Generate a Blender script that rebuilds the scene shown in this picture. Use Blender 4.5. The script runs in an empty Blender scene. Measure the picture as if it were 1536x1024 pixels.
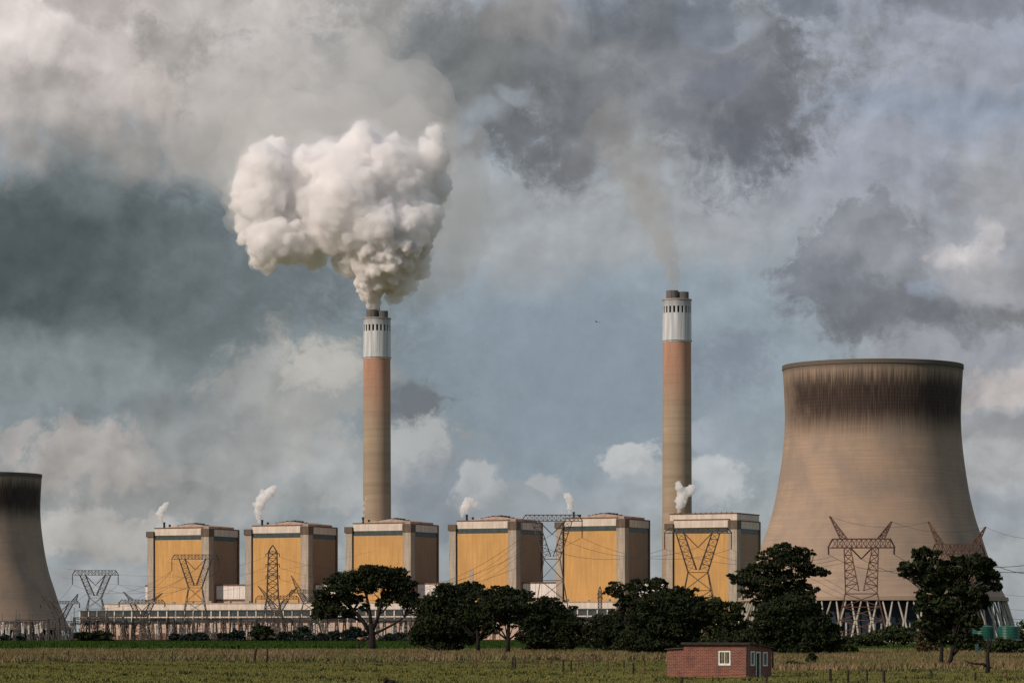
import bpy, math, random
import numpy as np
from mathutils import Vector, Matrix
rnd = random.Random(7)
R = math.radians
scene = bpy.context.scene
COL = scene.collection

# ------------------------------------------------------------------ camera, world, sun, exposure
F = 5000.0          # focal length in photo pixels (1536 wide)
CX, HY, EYE = 768.0, 953.0, 4.0
cam = bpy.data.cameras.new('camera')
cam.sensor_width = 36.0
cam.lens = 36.0 * F / 1536.0
cam.shift_y = (HY - 512.0) / 1536.0
cam.clip_start, cam.clip_end = 1.0, 60000.0
camo = bpy.data.objects.new('camera', cam)
COL.objects.link(camo)
camo.location = (0, 0, EYE)
camo.rotation_euler = (R(90), 0, 0)
scene.camera = camo
scene.view_settings.view_transform = 'Standard'
scene.view_settings.look = 'None'
scene.view_settings.exposure = 0.0
scene.view_settings.gamma = 1.0
cy = scene.cycles
cy.use_denoising = True
cy.max_bounces = 28
cy.diffuse_bounces = 3
cy.glossy_bounces = 2
cy.transparent_max_bounces = 24
cy.volume_bounces = 26
cy.volume_step_rate = 1.0
cy.volume_max_steps = 256
cy.use_adaptive_sampling = True
cy.adaptive_threshold = 0.012

SUN_AZ, SUN_EL = 56.0, 31.0      # degrees to the left of straight-behind, elevation
to_sun = Vector((-math.sin(R(SUN_AZ)) * math.cos(R(SUN_EL)), -math.cos(R(SUN_AZ)) * math.cos(R(SUN_EL)), math.sin(R(SUN_EL))))
sl = bpy.data.lights.new('sun', 'SUN')
sl.energy = 3.25
sl.angle = R(0.5)
sl.color = (1.0, 0.85, 0.73)
so = bpy.data.objects.new('sun', sl)
COL.objects.link(so)
so.rotation_euler = to_sun.to_track_quat('Z', 'Y').to_euler()
so.location = (-300, -300, 500)

def s2l(v):
    v = v / 255.0
    return v / 12.92 if v <= 0.04045 else ((v + 0.055) / 1.055) ** 2.4
def rgb(r, g, b, k=1.0):
    return (s2l(r) * k, s2l(g) * k, s2l(b) * k, 1.0)

world = bpy.data.worlds.new('World')
scene.world = world
world.use_nodes = True
def build_world():
    nt = world.node_tree
    nt.nodes.clear()
    N, L = nt.nodes, nt.links
    SKY = 0.1
    def nd(t, **k):
        n = N.new(t)
        for a, b in k.items():
            setattr(n, a, b)
        return n
    def math_(op, a, b=None, clamp=False):
        n = nd('ShaderNodeMath', operation=op, use_clamp=clamp)
        for i, v in enumerate((a, b)):
            if v is None: continue
            if isinstance(v, (int, float)): n.inputs[i].default_value = v
            else: L.new(v, n.inputs[i])
        return n.outputs[0]
    out = nd('ShaderNodeOutputWorld'); bg = nd('ShaderNodeBackground')
    bg.inputs['Strength'].default_value = SKY
    L.new(bg.outputs[0], out.inputs[0])
    tc = nd('ShaderNodeTexCoord')
    sx = nd('ShaderNodeSeparateXYZ'); L.new(tc.outputs['Generated'], sx.inputs[0])
    az = math_('ARCTAN2', sx.outputs[0], sx.outputs[1])
    el = math_('ARCSINE', sx.outputs[2])
    U = math_('MULTIPLY_ADD', az, 50.0); U.node.inputs[2].default_value = 7.68
    V = math_('MULTIPLY_ADD', el, -50.0); V.node.inputs[2].default_value = 9.53
    cb = nd('ShaderNodeCombineXYZ'); L.new(U, cb.inputs[0]); L.new(V, cb.inputs[1])
    P = cb.outputs[0]
    def noise(vec, sc, det, rough=0.55, out='Color', off=0.0):
        n = nd('ShaderNodeTexNoise', noise_dimensions='3D')
        n.inputs['Scale'].default_value = sc; n.inputs['Detail'].default_value = det
        n.inputs['Roughness'].default_value = rough
        if off:
            a = nd('ShaderNodeVectorMath', operation='ADD'); L.new(vec, a.inputs[0]); a.inputs[1].default_value = (off, off * .7, off * 1.3); vec = a.outputs[0]
        L.new(vec, n.inputs['Vector'])
        return n.outputs[out]
    def warp(vec, amp, sc, det, off):
        c = noise(vec, sc, det, .55, 'Color', off)
        s = nd('ShaderNodeVectorMath', operation='SUBTRACT'); L.new(c, s.inputs[0]); s.inputs[1].default_value = (.5, .5, .5)
        m = nd('ShaderNodeVectorMath', operation='MULTIPLY_ADD'); L.new(s.outputs[0], m.inputs[0]); m.inputs[1].default_value = (amp, amp, 0); L.new(vec, m.inputs[2])
        return m.outputs[0]
    W = warp(warp(P, 1.5, .55, 3, 3.1), .62, 1.9, 5, 11.7)
    n1 = noise(P, .8, 7, .62, 'Fac', 21.0)
    n2 = noise(W, 2.6, 8, .68, 'Fac', 5.0)
    W2 = warp(P, .35, 3.0, 5, 7.7)
    n3 = noise(W2, 5.0, 7, .62, 'Fac', 9.0)
    nz = math_('SUBTRACT', math_('ADD', math_('ADD', n1, n2), math_('MULTIPLY', n3, .8)), 1.4)
    def shifted(vec, d):
        a = nd('ShaderNodeVectorMath', operation='ADD'); L.new(vec, a.inputs[0]); a.inputs[1].default_value = d
        return noise(a.outputs[0], 1.15, 7, .50, 'Fac')
    Wr = warp(P, .6, 1.0, 4, 2.2)
    painted_relief = math_('SUBTRACT', shifted(Wr, (4.0, 4.0, 0)), shifted(Wr, (3.84, 3.80, 0)))  # brightens cloud sides facing upper left, lighting put into the sky colour
    sky = nd('ShaderNodeTexSky', sky_type='NISHITA')
    sky.sun_disc = False
    sky.sun_elevation = R(SUN_EL); sky.sun_rotation = R(180 + SUN_AZ)
    veil = nd('ShaderNodeMix', data_type='RGBA'); veil.inputs['Factor'].default_value = .78
    L.new(sky.outputs[0], veil.inputs['A']); veil.inputs['B'].default_value = rgb(150, 158, 167, 1 / SKY)
    col = veil.outputs['Result']
    def blob(px, py, rx, ry, c, a=1.0, soft=1.0, k=1.0, rot=0.0):
        nonlocal col
        mp = nd('ShaderNodeMapping', vector_type='TEXTURE')
        mp.inputs['Location'].default_value = (px / 100, py / 100, 0)
        mp.inputs['Rotation'].default_value = (0, 0, R(rot))
        mp.inputs['Scale'].default_value = (rx / 100, ry / 100, 1)
        dep = nd('ShaderNodeVectorMath', operation='MULTIPLY_ADD')       # evaluate the layers one after the other
        L.new(col, dep.inputs[0]); dep.inputs[1].default_value = (1e-8, 1e-8, 1e-8); L.new(W, dep.inputs[2])
        L.new(dep.outputs[0], mp.inputs[0])
        ln = nd('ShaderNodeVectorMath', operation='LENGTH'); L.new(mp.outputs[0], ln.inputs[0])
        t = math_('MULTIPLY_ADD', nz, k); L.new(ln.outputs['Value'], t.node.inputs[2])
        mr = nd('ShaderNodeMapRange', interpolation_type='SMOOTHSTEP', clamp=True)
        L.new(t, mr.inputs['Value'])
        mr.inputs['From Min'].default_value = 1.0 + soft * .5; mr.inputs['From Max'].default_value = 1.0 - soft * .5
        mr.inputs['To Min'].default_value = 0.0; mr.inputs['To Max'].default_value = a
        mx = nd('ShaderNodeMix', data_type='RGBA')
        L.new(mr.outputs[0], mx.inputs['Factor']); L.new(col, mx.inputs['A']); mx.inputs['B'].default_value = rgb(*c, 1 / SKY)
        col = mx.outputs['Result']
        return mr.outputs[0]
    masks = [blob(*b) for b in CLOUDS]
    amp = math_('MULTIPLY_ADD', masks[0], -.75); amp.node.inputs[2].default_value = .95
    # fine grain of cloud, plus side lighting painted into the cloud colour
    v = math_('MULTIPLY_ADD', nz, .16); v.node.inputs[2].default_value = 1.0
    rl = math_('MULTIPLY', painted_relief, amp); v = math_('ADD', v, rl)
    vm = nd('ShaderNodeVectorMath', operation='SCALE'); L.new(col, vm.inputs[0]); L.new(v, vm.inputs['Scale'])
    L.new(vm.outputs[0], bg.inputs['Color'])
# azimuth / elevation layout of the cloud masses: x, y, radius x, radius y, colour, cover, softness, raggedness, tilt
CLOUDS = [
    (800, 570, 400, 200, (135, 148, 159), .95, 1.2, .3),
    (900, 335, 420, 75, (164, 167, 169), .8, 1.2, .4),
    (1370, 170, 330, 210, (157, 160, 172), .8, 1.2, .3),
    (1420, 175, 260, 26, (139, 151, 168), .6, 1.2, .5),
    (200, 600, 420, 210, (126, 136, 140), .95, 1.0, .4),
    (120, 395, 400, 165, (95, 105, 107), .95, 1.0, .5),
    (330, 430, 170, 95, (110, 119, 123), .6, 1.2, .5),
    (30, 400, 190, 100, (78, 87, 89), .9, 1.3, .5),
    (60, 560, 180, 60, (135, 144, 147), .8, 1.2, .6),
    (250, 720, 290, 62, (150, 151, 150), .85, .8, 1.0),
    (120, 690, 90, 40, (170, 165, 161), .85, .6, 1.4), (40, 650, 30, 20, (166, 162, 160), .8, .6, 1.5), (220, 690, 60, 26, (172, 168, 164), .7, .8, 1.4), (330, 690, 40, 22, (166, 166, 164), .7, .7, 1.5),
    (170, 790, 130, 36, (178, 175, 171), .85, .6, 1.4), (120, 850, 100, 36, (160, 163, 165), .8, .7, 1.2), (400, 760, 70, 30, (160, 162, 162), .7, .7, 1.4),
    (330, 640, 120, 50, (144, 146, 146), .7, 1.1, .8),
    (450, 590, 120, 85, (156, 158, 156), .9, .7, 1.2),
    (472, 560, 58, 46, (188, 185, 179), .9, .8, 1.3), (440, 640, 50, 26, (168, 168, 164), .7, .8, 1.3),
    (560, 725, 150, 52, (156, 160, 162), .85, .7, 1.4), (400, 690, 80, 50, (158, 160, 160), .8, .7, 1.4),
    (500, 700, 55, 45, (172, 173, 171), .8, 1.0, 1.0),
    (625, 610, 45, 36, (108, 113, 118), .85, .9, 1.0),
    (615, 685, 46, 46, (176, 178, 178), .9, .5, 1.4), (520, 740, 50, 36, (170, 173, 174), .85, .6, 1.4),
    (660, 745, 60, 50, (128, 137, 147), .7, 1.0, 1.0),
    (722, 728, 34, 20, (178, 181, 182), .85, .6, 1.5),
    (800, 750, 80, 26, (154, 160, 164), .8, 1.0, 1.0),
    (835, 718, 26, 18, (172, 175, 176), .8, .6, 1.5),
    (950, 692, 36, 28, (192, 194, 195), .92, .6, 1.6), (975, 720, 50, 18, (170, 174, 177), .7, 1.0, 1.3),
    (1062, 715, 52, 40, (186, 189, 191), .88, .6, 1.5), (1050, 640, 26, 30, (168, 174, 182), .7, .7, 1.4),
    (1085, 640, 40, 46, (150, 158, 168), .7, 1.0, 1.0),
    (940, 770, 120, 30, (156, 162, 168), .8, 1.0, .8),
    (1095, 540, 60, 34, (128, 137, 150), .8, .9, 1.0),
    # pale warm mass, upper left
    (190, 70, 480, 165, (176, 170, 166), .97, .7, .7),
    (90, 60, 250, 110, (203, 194, 190), .85, 1.1, .8),
    (20, 50, 120, 90, (219, 210, 206), .7, 1.2, .9),
    (430, 90, 210, 150, (190, 185, 181), .85, 1.1, .7),
    (270, 90, 60, 40, (142, 139, 135), .6, 1.1, 1.3), (140, 30, 70, 30, (150, 146, 142), .5, 1.1, 1.3), (60, 150, 60, 30, (152, 148, 144), .6, 1.1, 1.2), (230, 165, 50, 40, (184, 174, 169), .6, 1.1, .9),
    (180, 235, 130, 40, (140, 138, 134), .6, 1.2, .9),
    (330, 215, 60, 30, (112, 117, 119), .5, 1.2, 1.0),
    (120, 280, 50, 50, (120, 128, 131), .5, 1.2, 1.0),
    # grey mass, upper middle
    (850, 110, 400, 140, (134, 137, 140), .95, .8, 1.1),
    (600, 130, 120, 90, (139, 142, 142), .7, 1.2, .8),
    (560, 60, 80, 60, (160, 158, 155), .6, 1.2, .8),
    (745, 110, 90, 80, (110, 114, 115), .85, 1.1, 1.3), (690, 200, 60, 50, (124, 127, 128), .7, 1.1, 1.3), (850, 160, 70, 40, (112, 115, 119), .7, 1.1, 1.4), (640, 60, 50, 40, (122, 127, 130), .7, .9, 1.3), (860, 110, 60, 40, (118, 122, 127), .7, .9, 1.4),
    (800, 35, 75, 40, (152, 149, 149), .7, 1.1, .9),
    (905, 35, 50, 26, (152, 160, 172), .8, 1.0, 1.0),
    (795, 225, 76, 40, (102, 105, 109), .85, 1.1, 1.4),
    (880, 195, 50, 38, (108, 111, 115), .8, 1.1, 1.4),
    (775, 165, 26, 18, (150, 157, 165), .7, 1.0, 1.0),
    (735, 200, 30, 20, (152, 160, 168), .6, 1.0, 1.0),
    (980, 65, 75, 55, (108, 113, 121), .85, 1.1, 1.2),
    (935, 120, 60, 40, (138, 141, 142), .7, 1.1, .9),
    (980, 160, 70, 50, (128, 132, 138), .7, .9, 1.3), (950, 250, 80, 40, (146, 146, 147), .5, 1.2, 1.0),
    # dark ragged cloud, upper right of centre
    (1100, 150, 140, 115, (124, 127, 134), .9, .8, 1.3),
    (1180, 85, 34, 50, (108, 111, 118), .85, 1.1, 1.4),
    (1150, 190, 58, 60, (106, 109, 116), .85, 1.1, 1.5),
    (1070, 140, 50, 40, (114, 118, 128), .85, .8, 1.2),
    (1105, 240, 46, 24, (108, 112, 121), .85, 1.1, 1.4),
    (1215, 12, 56, 26, (120, 126, 136), .9, .8, 1.1),
   
    (1085, 55, 50, 26, (156, 163, 173), .7, 1.0, 1.2), (1050, 30, 40, 40, (118, 125, 137), .7, .9, 1.4),
    (1460, 8, 130, 30, (126, 130, 139), .9, .9, .9),
    # cloud bank behind the right cooling tower
    (1460, 470, 200, 190, (150, 152, 158), .9, .8, .7),
    (1485, 280, 70, 60, (156, 158, 162), .8, .9, .9),
    (1405, 275, 26, 34, (136, 140, 150), .7, 1.1, 1.2),
    (1295, 425, 110, 92, (134, 138, 146), .94, .38, 1.2),
    (1300, 400, 70, 55, (146, 149, 156), .7, 1.2, .7),
    (1250, 450, 70, 46, (119, 124, 133), .8, 1.0, .8),
    (1340, 485, 120, 42, (112, 116, 122), .9, .9, .8),
    (1436, 400, 40, 26, (204, 199, 198), .85, 1.2, 1.5), (1465, 430, 70, 30, (168, 168, 171), .7, 1.0, 1.3), (1500, 330, 50, 40, (166, 167, 171), .7, .9, 1.3),
    (1470, 370, 30, 24, (190, 188, 190), .8, .9, 1.0),
    (1385, 455, 24, 16, (148, 158, 172), .7, .9, .8),
    (1510, 480, 60, 26, (122, 124, 127), .85, .9, 1.0),
    (1500, 580, 62, 34, (184, 178, 176), .9, .7, 1.3),
    (1490, 690, 90, 60, (168, 169, 171), .8, .7, 1.4), (1500, 640, 80, 26, (140, 142, 145), .8, .9, .9),
    (1520, 700, 60, 40, (170, 172, 174), .8, 1.0, 1.0),
    (1500, 780, 60, 40, (146, 152, 160), .7, 1.0, .9),
]
build_world()

# ------------------------------------------------------------------ helpers
def S(d): return d / F
def PX(px, py, d): return Vector(((px - CX) / F * d, d, EYE + (HY - py) / F * d))
def ground_d(py): return EYE * F / (py - HY)

def tag(o, label=None, cat=None, group=None, kind=None):
    if label: o['label'] = label
    if cat: o['category'] = cat
    if group: o['group'] = group
    if kind: o['kind'] = kind
    return o
def empty(name, loc, label, cat, group=None, rz=0.0):
    o = bpy.data.objects.new(name, None)
    COL.objects.link(o)
    o.location = loc; o.rotation_euler = (0, 0, rz)
    o.empty_display_size = 1.0
    return tag(o, label, cat, group)
KIDS = {}
def copy_tree(o, parent=None):
    c = o.copy()
    COL.objects.link(c)
    if parent: c.parent = parent; KIDS.setdefault(parent.name, []).append(c)
    for ch in list(KIDS.get(o.name, [])): copy_tree(ch, c)
    return c

class MB:
    def __init__(s): s.v = []; s.f = []; s.m = []
    def add(s, vs, fs, mi=0):
        b = len(s.v); s.v.extend(tuple(p) for p in vs)
        s.f.extend(tuple(i + b for i in f) for f in fs); s.m.extend([mi] * len(fs))
        return s
    def box(s, a, b, mi=0):
        x0, y0, z0 = a; x1, y1, z1 = b
        return s.add([(x0,y0,z0),(x1,y0,z0),(x1,y1,z0),(x0,y1,z0),(x0,y0,z1),(x1,y0,z1),(x1,y1,z1),(x0,y1,z1)],
                     [(0,3,2,1),(4,5,6,7),(0,1,5,4),(1,2,6,5),(2,3,7,6),(3,0,4,7)], mi)
    def bar(s, p, q, w, mi=0, h=None):
        p = Vector(p); q = Vector(q); d = q - p
        if d.length < 1e-6: return s
        d.normalize()
        a = d.cross(Vector((0, 0, 1)) if abs(d.z) < .95 else Vector((0, 1, 0))); a.normalize()
        b = d.cross(a); w2 = w / 2; h2 = (h or w) / 2
        vs = [c + a * (i * w2) + b * (j * h2) for c in (p, q) for i, j in ((-1,-1),(1,-1),(1,1),(-1,1))]
        return s.add(vs, [(3,2,1,0),(4,5,6,7),(0,1,5,4),(1,2,6,5),(2,3,7,6),(3,0,4,7)], mi)
    def tube(s, pts, rad, n=6, mi=0, caps=True):
        pts = [Vector(p) for p in pts]; k = len(pts); vs = []
        for i, p in enumerate(pts):
            d = (pts[min(i + 1, k - 1)] - pts[max(i - 1, 0)])
            if d.length < 1e-9: d = Vector((0, 0, 1))
            d.normalize()
            a = d.cross(Vector((0, 1, 0)) if abs(d.y) < .9 else Vector((1, 0, 0))); a.normalize(); b = d.cross(a)
            r = rad[i] if isinstance(rad, (list, tuple)) else rad
            vs += [p + (a * math.cos(2 * math.pi * j / n) + b * math.sin(2 * math.pi * j / n)) * r for j in range(n)]
        fs = [(i*n+j, i*n+(j+1)%n, (i+1)*n+(j+1)%n, (i+1)*n+j) for i in range(k - 1) for j in range(n)]
        if caps: fs += [tuple(range(n - 1, -1, -1)), tuple((k - 1) * n + j for j in range(n))]
        return s.add(vs, fs, mi)
    def lathe(s, prof, n=48, mi=0, cap0=False, cap1=False):
        vs = []; k = len(prof)
        for r, z in prof:
            vs += [(r * math.cos(2*math.pi*j/n), r * math.sin(2*math.pi*j/n), z) for j in range(n)]
        fs = [(i*n+j, i*n+(j+1)%n, (i+1)*n+(j+1)%n, (i+1)*n+j) for i in range(k - 1) for j in range(n)]
        if cap0: fs.append(tuple(range(n - 1, -1, -1)))
        if cap1: fs.append(tuple((k - 1) * n + j for j in range(n)))
        return s.add(vs, fs, mi)
    def lattice(s, A, B, n, w, wb, cross=True):
        """square lattice column between corner sets A and B (4 points each)"""
        A = [Vector(p) for p in A]; B = [Vector(p) for p in B]
        for a, b in zip(A, B): s.bar(a, b, w)
        for i in range(n):
            t0, t1 = i / n, (i + 1) / n
            P = [a.lerp(b, t0) for a, b in zip(A, B)]; Q = [a.lerp(b, t1) for a, b in zip(A, B)]
            for j in range(4):
                k = (j + 1) % 4
                if cross or (i + j) % 2 == 0: s.bar(P[j], Q[k], wb)
                if cross or (i + j) % 2 == 1: s.bar(P[k], Q[j], wb)
                s.bar(Q[j], Q[k], wb)
        return s
    def build(s, name, mat, parent=None, smooth=False, bevel=0.0):
        me = bpy.data.meshes.new(name)
        me.from_pydata(s.v, [], s.f)
        mats = mat if isinstance(mat, (list, tuple)) else [mat]
        for m in mats: me.materials.append(m)
        if len(mats) > 1: me.polygons.foreach_set('material_index', s.m)
        if smooth: me.polygons.foreach_set('use_smooth', [True] * len(s.f))
        me.update()
        o = bpy.data.objects.new(name, me)
        COL.objects.link(o)
        if parent is not None:
            o.parent = parent; KIDS.setdefault(parent.name, []).append(o)
        if bevel:
            b = o.modifiers.new('bevel', 'BEVEL'); b.width = bevel; b.segments = 1
        return o

def mesh_np(name, verts, nper, mat, parent=None, attr=None):
    """separate polygons of nper corners each, from an (n*nper, 3) array"""
    nv = len(verts); nf = nv // nper
    me = bpy.data.meshes.new(name)
    me.vertices.add(nv); me.vertices.foreach_set('co', np.ascontiguousarray(verts, dtype=np.float32).ravel())
    me.loops.add(nv); me.loops.foreach_set('vertex_index', np.arange(nv, dtype=np.int32))
    me.polygons.add(nf); me.polygons.foreach_set('loop_start', np.arange(0, nv, nper, dtype=np.int32))
    me.polygons.foreach_set('loop_total', np.full(nf, nper, dtype=np.int32))
    me.materials.append(mat)
    if attr is not None:
        a = me.attributes.new('tone', 'FLOAT', 'FACE'); a.data.foreach_set('value', np.asarray(attr, dtype=np.float32))
    me.update(calc_edges=True); me.validate()
    o = bpy.data.objects.new(name, me); COL.objects.link(o)
    if parent is not None:
        o.parent = parent; KIDS.setdefault(parent.name, []).append(o)
    return o

# ------------------------------------------------------------------ materials
class Mat:
    """small wrapper for node materials"""
    def __init__(s, name, rough=.8, spec=.3):
        s.m = bpy.data.materials.new(name); s.m.use_nodes = True
        s.nt = s.m.node_tree; s.N = s.nt.nodes; s.L = s.nt.links
        s.b = s.N['Principled BSDF']
        s.b.inputs['Roughness'].default_value = rough
        s.b.inputs['Specular IOR Level'].default_value = spec
        s.tc = s.N.new('ShaderNodeTexCoord')
    def link(s, a, b):
        if isinstance(a, (int, float)): b.default_value = a
        elif isinstance(a, tuple): b.default_value = a
        else: s.L.new(a, b)
    def coord(s, scale=(1, 1, 1), kind='Object', loc=(0, 0, 0)):
        n = s.N.new('ShaderNodeMapping'); s.L.new(s.tc.outputs[kind], n.inputs[0])
        n.inputs['Scale'].default_value = scale; n.inputs['Location'].default_value = loc
        return n.outputs[0]
    def noise(s, vec, sc, det=5, rough=.55, out='Fac'):
        n = s.N.new('ShaderNodeTexNoise'); s.L.new(vec, n.inputs['Vector'])
        n.inputs['Scale'].default_value = sc; n.inputs['Detail'].default_value = det; n.inputs['Roughness'].default_value = rough
        return n.outputs[out]
    def ramp(s, v, lo, hi, a=0.0, b=1.0, smooth=True):
        n = s.N.new('ShaderNodeMapRange'); n.clamp = True
        if smooth: n.interpolation_type = 'SMOOTHSTEP'
        s.link(v, n.inputs['Value'])
        for k, x in zip(('From Min', 'From Max', 'To Min', 'To Max'), (lo, hi, a, b)): n.inputs[k].default_value = x
        return n.outputs[0]
    def math(s, op, a, b=0.0, c=None, clamp=False):
        n = s.N.new('ShaderNodeMath'); n.operation = op; n.use_clamp = clamp
        s.link(a, n.inputs[0]); s.link(b, n.inputs[1])
        if c is not None: s.link(c, n.inputs[2])
        return n.outputs[0]
    def mix(s, f, a, b, mode='MIX'):
        n = s.N.new('ShaderNodeMix'); n.data_type = 'RGBA'; n.blend_type = mode
        s.link(f, n.inputs['Factor'])
        for v, k in ((a, 'A'), (b, 'B')):
            if isinstance(v, tuple) and len(v) == 3: v = v + (1.0,)
            s.link(v, n.inputs[k])
        return n.outputs['Result']
    def xyz(s, kind='Object'):
        n = s.N.new('ShaderNodeSeparateXYZ'); s.L.new(s.tc.outputs[kind], n.inputs[0]); return n.outputs
    def attr(s, name):
        n = s.N.new('ShaderNodeAttribute'); n.attribute_name = name; return n.outputs['Fac']
    def color(s, c): s.link(c, s.b.inputs['Base Color']); return s
    def bump(s, h, dist, strength=.6):
        n = s.N.new('ShaderNodeBump'); n.inputs['Distance'].default_value = dist; n.inputs['Strength'].default_value = strength
        s.link(h, n.inputs['Height']); s.L.new(n.outputs[0], s.b.inputs['Normal']); return s

def plain(name, c, rough=.8, var=.25, sc=.3, spec=.3, metal=0.0):
    m = Mat(name, rough, spec)
    n = m.noise(m.coord(), sc, 5, .65)
    f = m.ramp(n, .3, .7, 0, 1)
    m.color(m.mix(f, tuple(x * (1 - var) for x in c), tuple(min(1, x * (1 + var)) for x in c)))
    m.b.inputs['Metallic'].default_value = metal
    return m.m

M = {}
def make_materials():
    # cladding of the boiler houses
    def cladding(name, c, dark):
        m = Mat(name, .55, .35)
        co = m.coord()
        geo = m.N.new('ShaderNodeNewGeometry')
        def world(sc):
            n = m.N.new('ShaderNodeMapping'); m.L.new(geo.outputs['Position'], n.inputs[0]); n.inputs['Scale'].default_value = sc; return n.outputs[0]
        st = m.noise(world((.55, .55, .035)), 1.0, 6, .65)           # faint runs
        big = m.noise(world((1, 1, .5)), .05, 5, .65)
        sn = m.N.new('ShaderNodeVectorMath'); sn.operation = 'SNAP'; m.L.new(world((1, 1, 1)), sn.inputs[0]); sn.inputs[1].default_value = (3.2, 3.2, 6.5)
        wn = m.N.new('ShaderNodeTexWhiteNoise'); m.L.new(sn.outputs[0], wn.inputs['Vector'])
        z = m.xyz()
        lines = m.math('FRACT', m.math('MULTIPLY', z[2], 1 / 6.5)); seam = m.ramp(lines, .0, .06, 1, 0)
        c0 = m.mix(m.ramp(st, .3, .72), tuple(x * .80 for x in c), tuple(x * 1.08 for x in c))
        c1 = m.mix(m.ramp(big, .40, .70, 0, .6), c0, dark); c1 = m.mix(m.math('MULTIPLY', wn.outputs['Value'], .24), c1, dark)
        m.color(m.mix(m.math('MULTIPLY', seam, .22), c1, tuple(x * .5 for x in c)))
        return m.m
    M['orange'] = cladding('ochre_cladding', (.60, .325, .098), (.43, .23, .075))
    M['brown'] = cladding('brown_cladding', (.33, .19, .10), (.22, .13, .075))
    def conc(name, c, stain=.4, sz=.12):
        m = Mat(name, .85, .2)
        st = m.noise(m.coord((1, 1, .12)), sz * 3, 6, .68)
        z = m.xyz()
        j = m.ramp(m.math('FRACT', m.math('MULTIPLY', z[2], .28)), 0, .12, 1, 0)
        c0 = m.mix(m.ramp(st, .3, .75), tuple(x * (1 - stain) for x in c), tuple(x * 1.06 for x in c))
        m.color(m.mix(m.math('MULTIPLY', j, .35), c0, tuple(x * .45 for x in c)))
        return m.m
    M['pillar'] = conc('pillar_concrete', (.46, .38, .30))
    M['cap'] = conc('cap_concrete', (.16, .12, .09))
    M['cream'] = conc('cream_panel', (.71, .60, .50), .25)
    M['white'] = conc('white_panel', (.80, .72, .66), .2)
    M['pinkwall'] = conc('pink_render', (.56, .40, .31), .3)
    M['greenband'] = plain('dark_green_band', (.045, .062, .06), .4, .3, .2)
    M['trim'] = plain('rusty_trim', (.15, .075, .05), .8, .35, .5)
    M['roof'] = plain('roof_felt', (.42, .30, .24), .9, .25, .15)
    M['darkmetal'] = plain('dark_metal', (.03, .03, .032), .6, .3, .5)
    M['glass'] = plain('dark_glazing', (.045, .055, .06), .18, .4, .25, .5)
    # steel of pylons
    def steel(name, a, b):
        m = Mat(name, .7, .3)
        n = m.noise(m.coord(), .35, 5, .7)
        m.color(m.mix(m.ramp(n, .35, .68), a, b)); return m.m
    M['steel'] = steel('dull_lattice_steel', (.055, .052, .05), (.10, .075, .06))
    M['rust'] = steel('rusty_lattice_steel', (.075, .036, .026), (.15, .075, .05))
    M['paleSteel'] = steel('galvanised_steel', (.28, .22, .19), (.46, .36, .30))
    M['insul'] = plain('brown_insulator', (.06, .035, .028), .3, .3, 1.0, .5)
    M['porcelain'] = plain('pale_insulator', (.62, .56, .50), .3, .2, 1.0, .5)
    M['wire'] = plain('conductor', (.06, .058, .055), .6, .2, .05)
    # chimney shaft
    m = Mat('chimney_concrete', .85, .2)
    z = m.xyz(); co = m.coord((.12, .12, .012)); st = m.noise(co, 1.6, 6, .6)
    fl = m.ramp(m.noise(m.coord((.25, .25, .02)), 1.0, 4, .6), .35, .7)
    bands = m.noise(m.coord((.002, .002, .045)), 1.0, 5, .7)
    pour = m.ramp(m.math('FRACT', m.math('MULTIPLY', z[2], 1 / 7.5)), 0, .10, 1, 0)
    base = m.mix(m.ramp(bands, .3, .7), (.25, .195, .14), (.39, .305, .22))
    base = m.mix(m.math('MULTIPLY', fl, .45), base, (.30, .22, .14))
    org = m.mix(m.ramp(st, .3, .7), (.36, .20, .135), (.46, .26, .175))
    hgt = m.math('ADD', z[2], m.math('MULTIPLY', m.math('SUBTRACT', st, .5), 22.0))
    c = m.mix(m.ramp(hgt, 190, 250), base, org)
    c = m.mix(m.math('MULTIPLY', pour, .28), c, (.16, .11, .07))
    m.color(c); m.bump(pour, .3, .3); M['shaft'] = m.m
    m = Mat('chimney_white_paint', .6, .3)
    st = m.noise(m.coord((.35, .35, .012)), 1.2, 6, .65)
    z = m.xyz(); so = m.math('MULTIPLY', m.ramp(m.math('ADD', z[2], m.math('MULTIPLY', st, 14.0)), 291, 306), .55)
    m.color(m.mix(so, m.mix(m.ramp(st, .35, .7), (.36, .38, .39), (.66, .67, .67)), (.16, .16, .16))); M['chimwhite'] = m.m
    M['flue'] = conc('flue_lining', (.17, .155, .14), .5)
    # cooling tower shell
    m = Mat('cooling_tower_concrete', .9, .15)
    z = m.xyz()
    ang = m.math('ARCTAN2', z[0], m.math('MULTIPLY', z[1], -1.0))     # 0 facing the viewer's side
    def polar(ka, kz, off=0):
        n = m.N.new('ShaderNodeCombineXYZ'); s1 = m.math('MULTIPLY', ang, ka)
        m.L.new(s1, n.inputs[0]); m.L.new(m.math('MULTIPLY', z[2], kz), n.inputs[1]); n.inputs[2].default_value = off
        return n.outputs[0]
    runs = m.noise(polar(34, .03), 1.6, 5, .62)
    fine = m.noise(polar(95, .05, 4.), 1.0, 3, .6)
    rings = m.noise(polar(1.2, 1.3, 9.), 1.0, 8, .72)
    patch = m.noise(polar(3.0, .05, 2.), 1.0, 5, .6)
    lift = m.ramp(m.math('FRACT', m.math('MULTIPLY', z[2], 1 / 1.5)), 0, .22, 1, 0)
    vert = m.ramp(m.math('FRACT', m.math('MULTIPLY', ang, 140 / 6.2832)), 0, .2, 1, 0)
    c = m.mix(m.ramp(rings, .3, .7), (.31, .225, .162), (.41, .295, .212))
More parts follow.
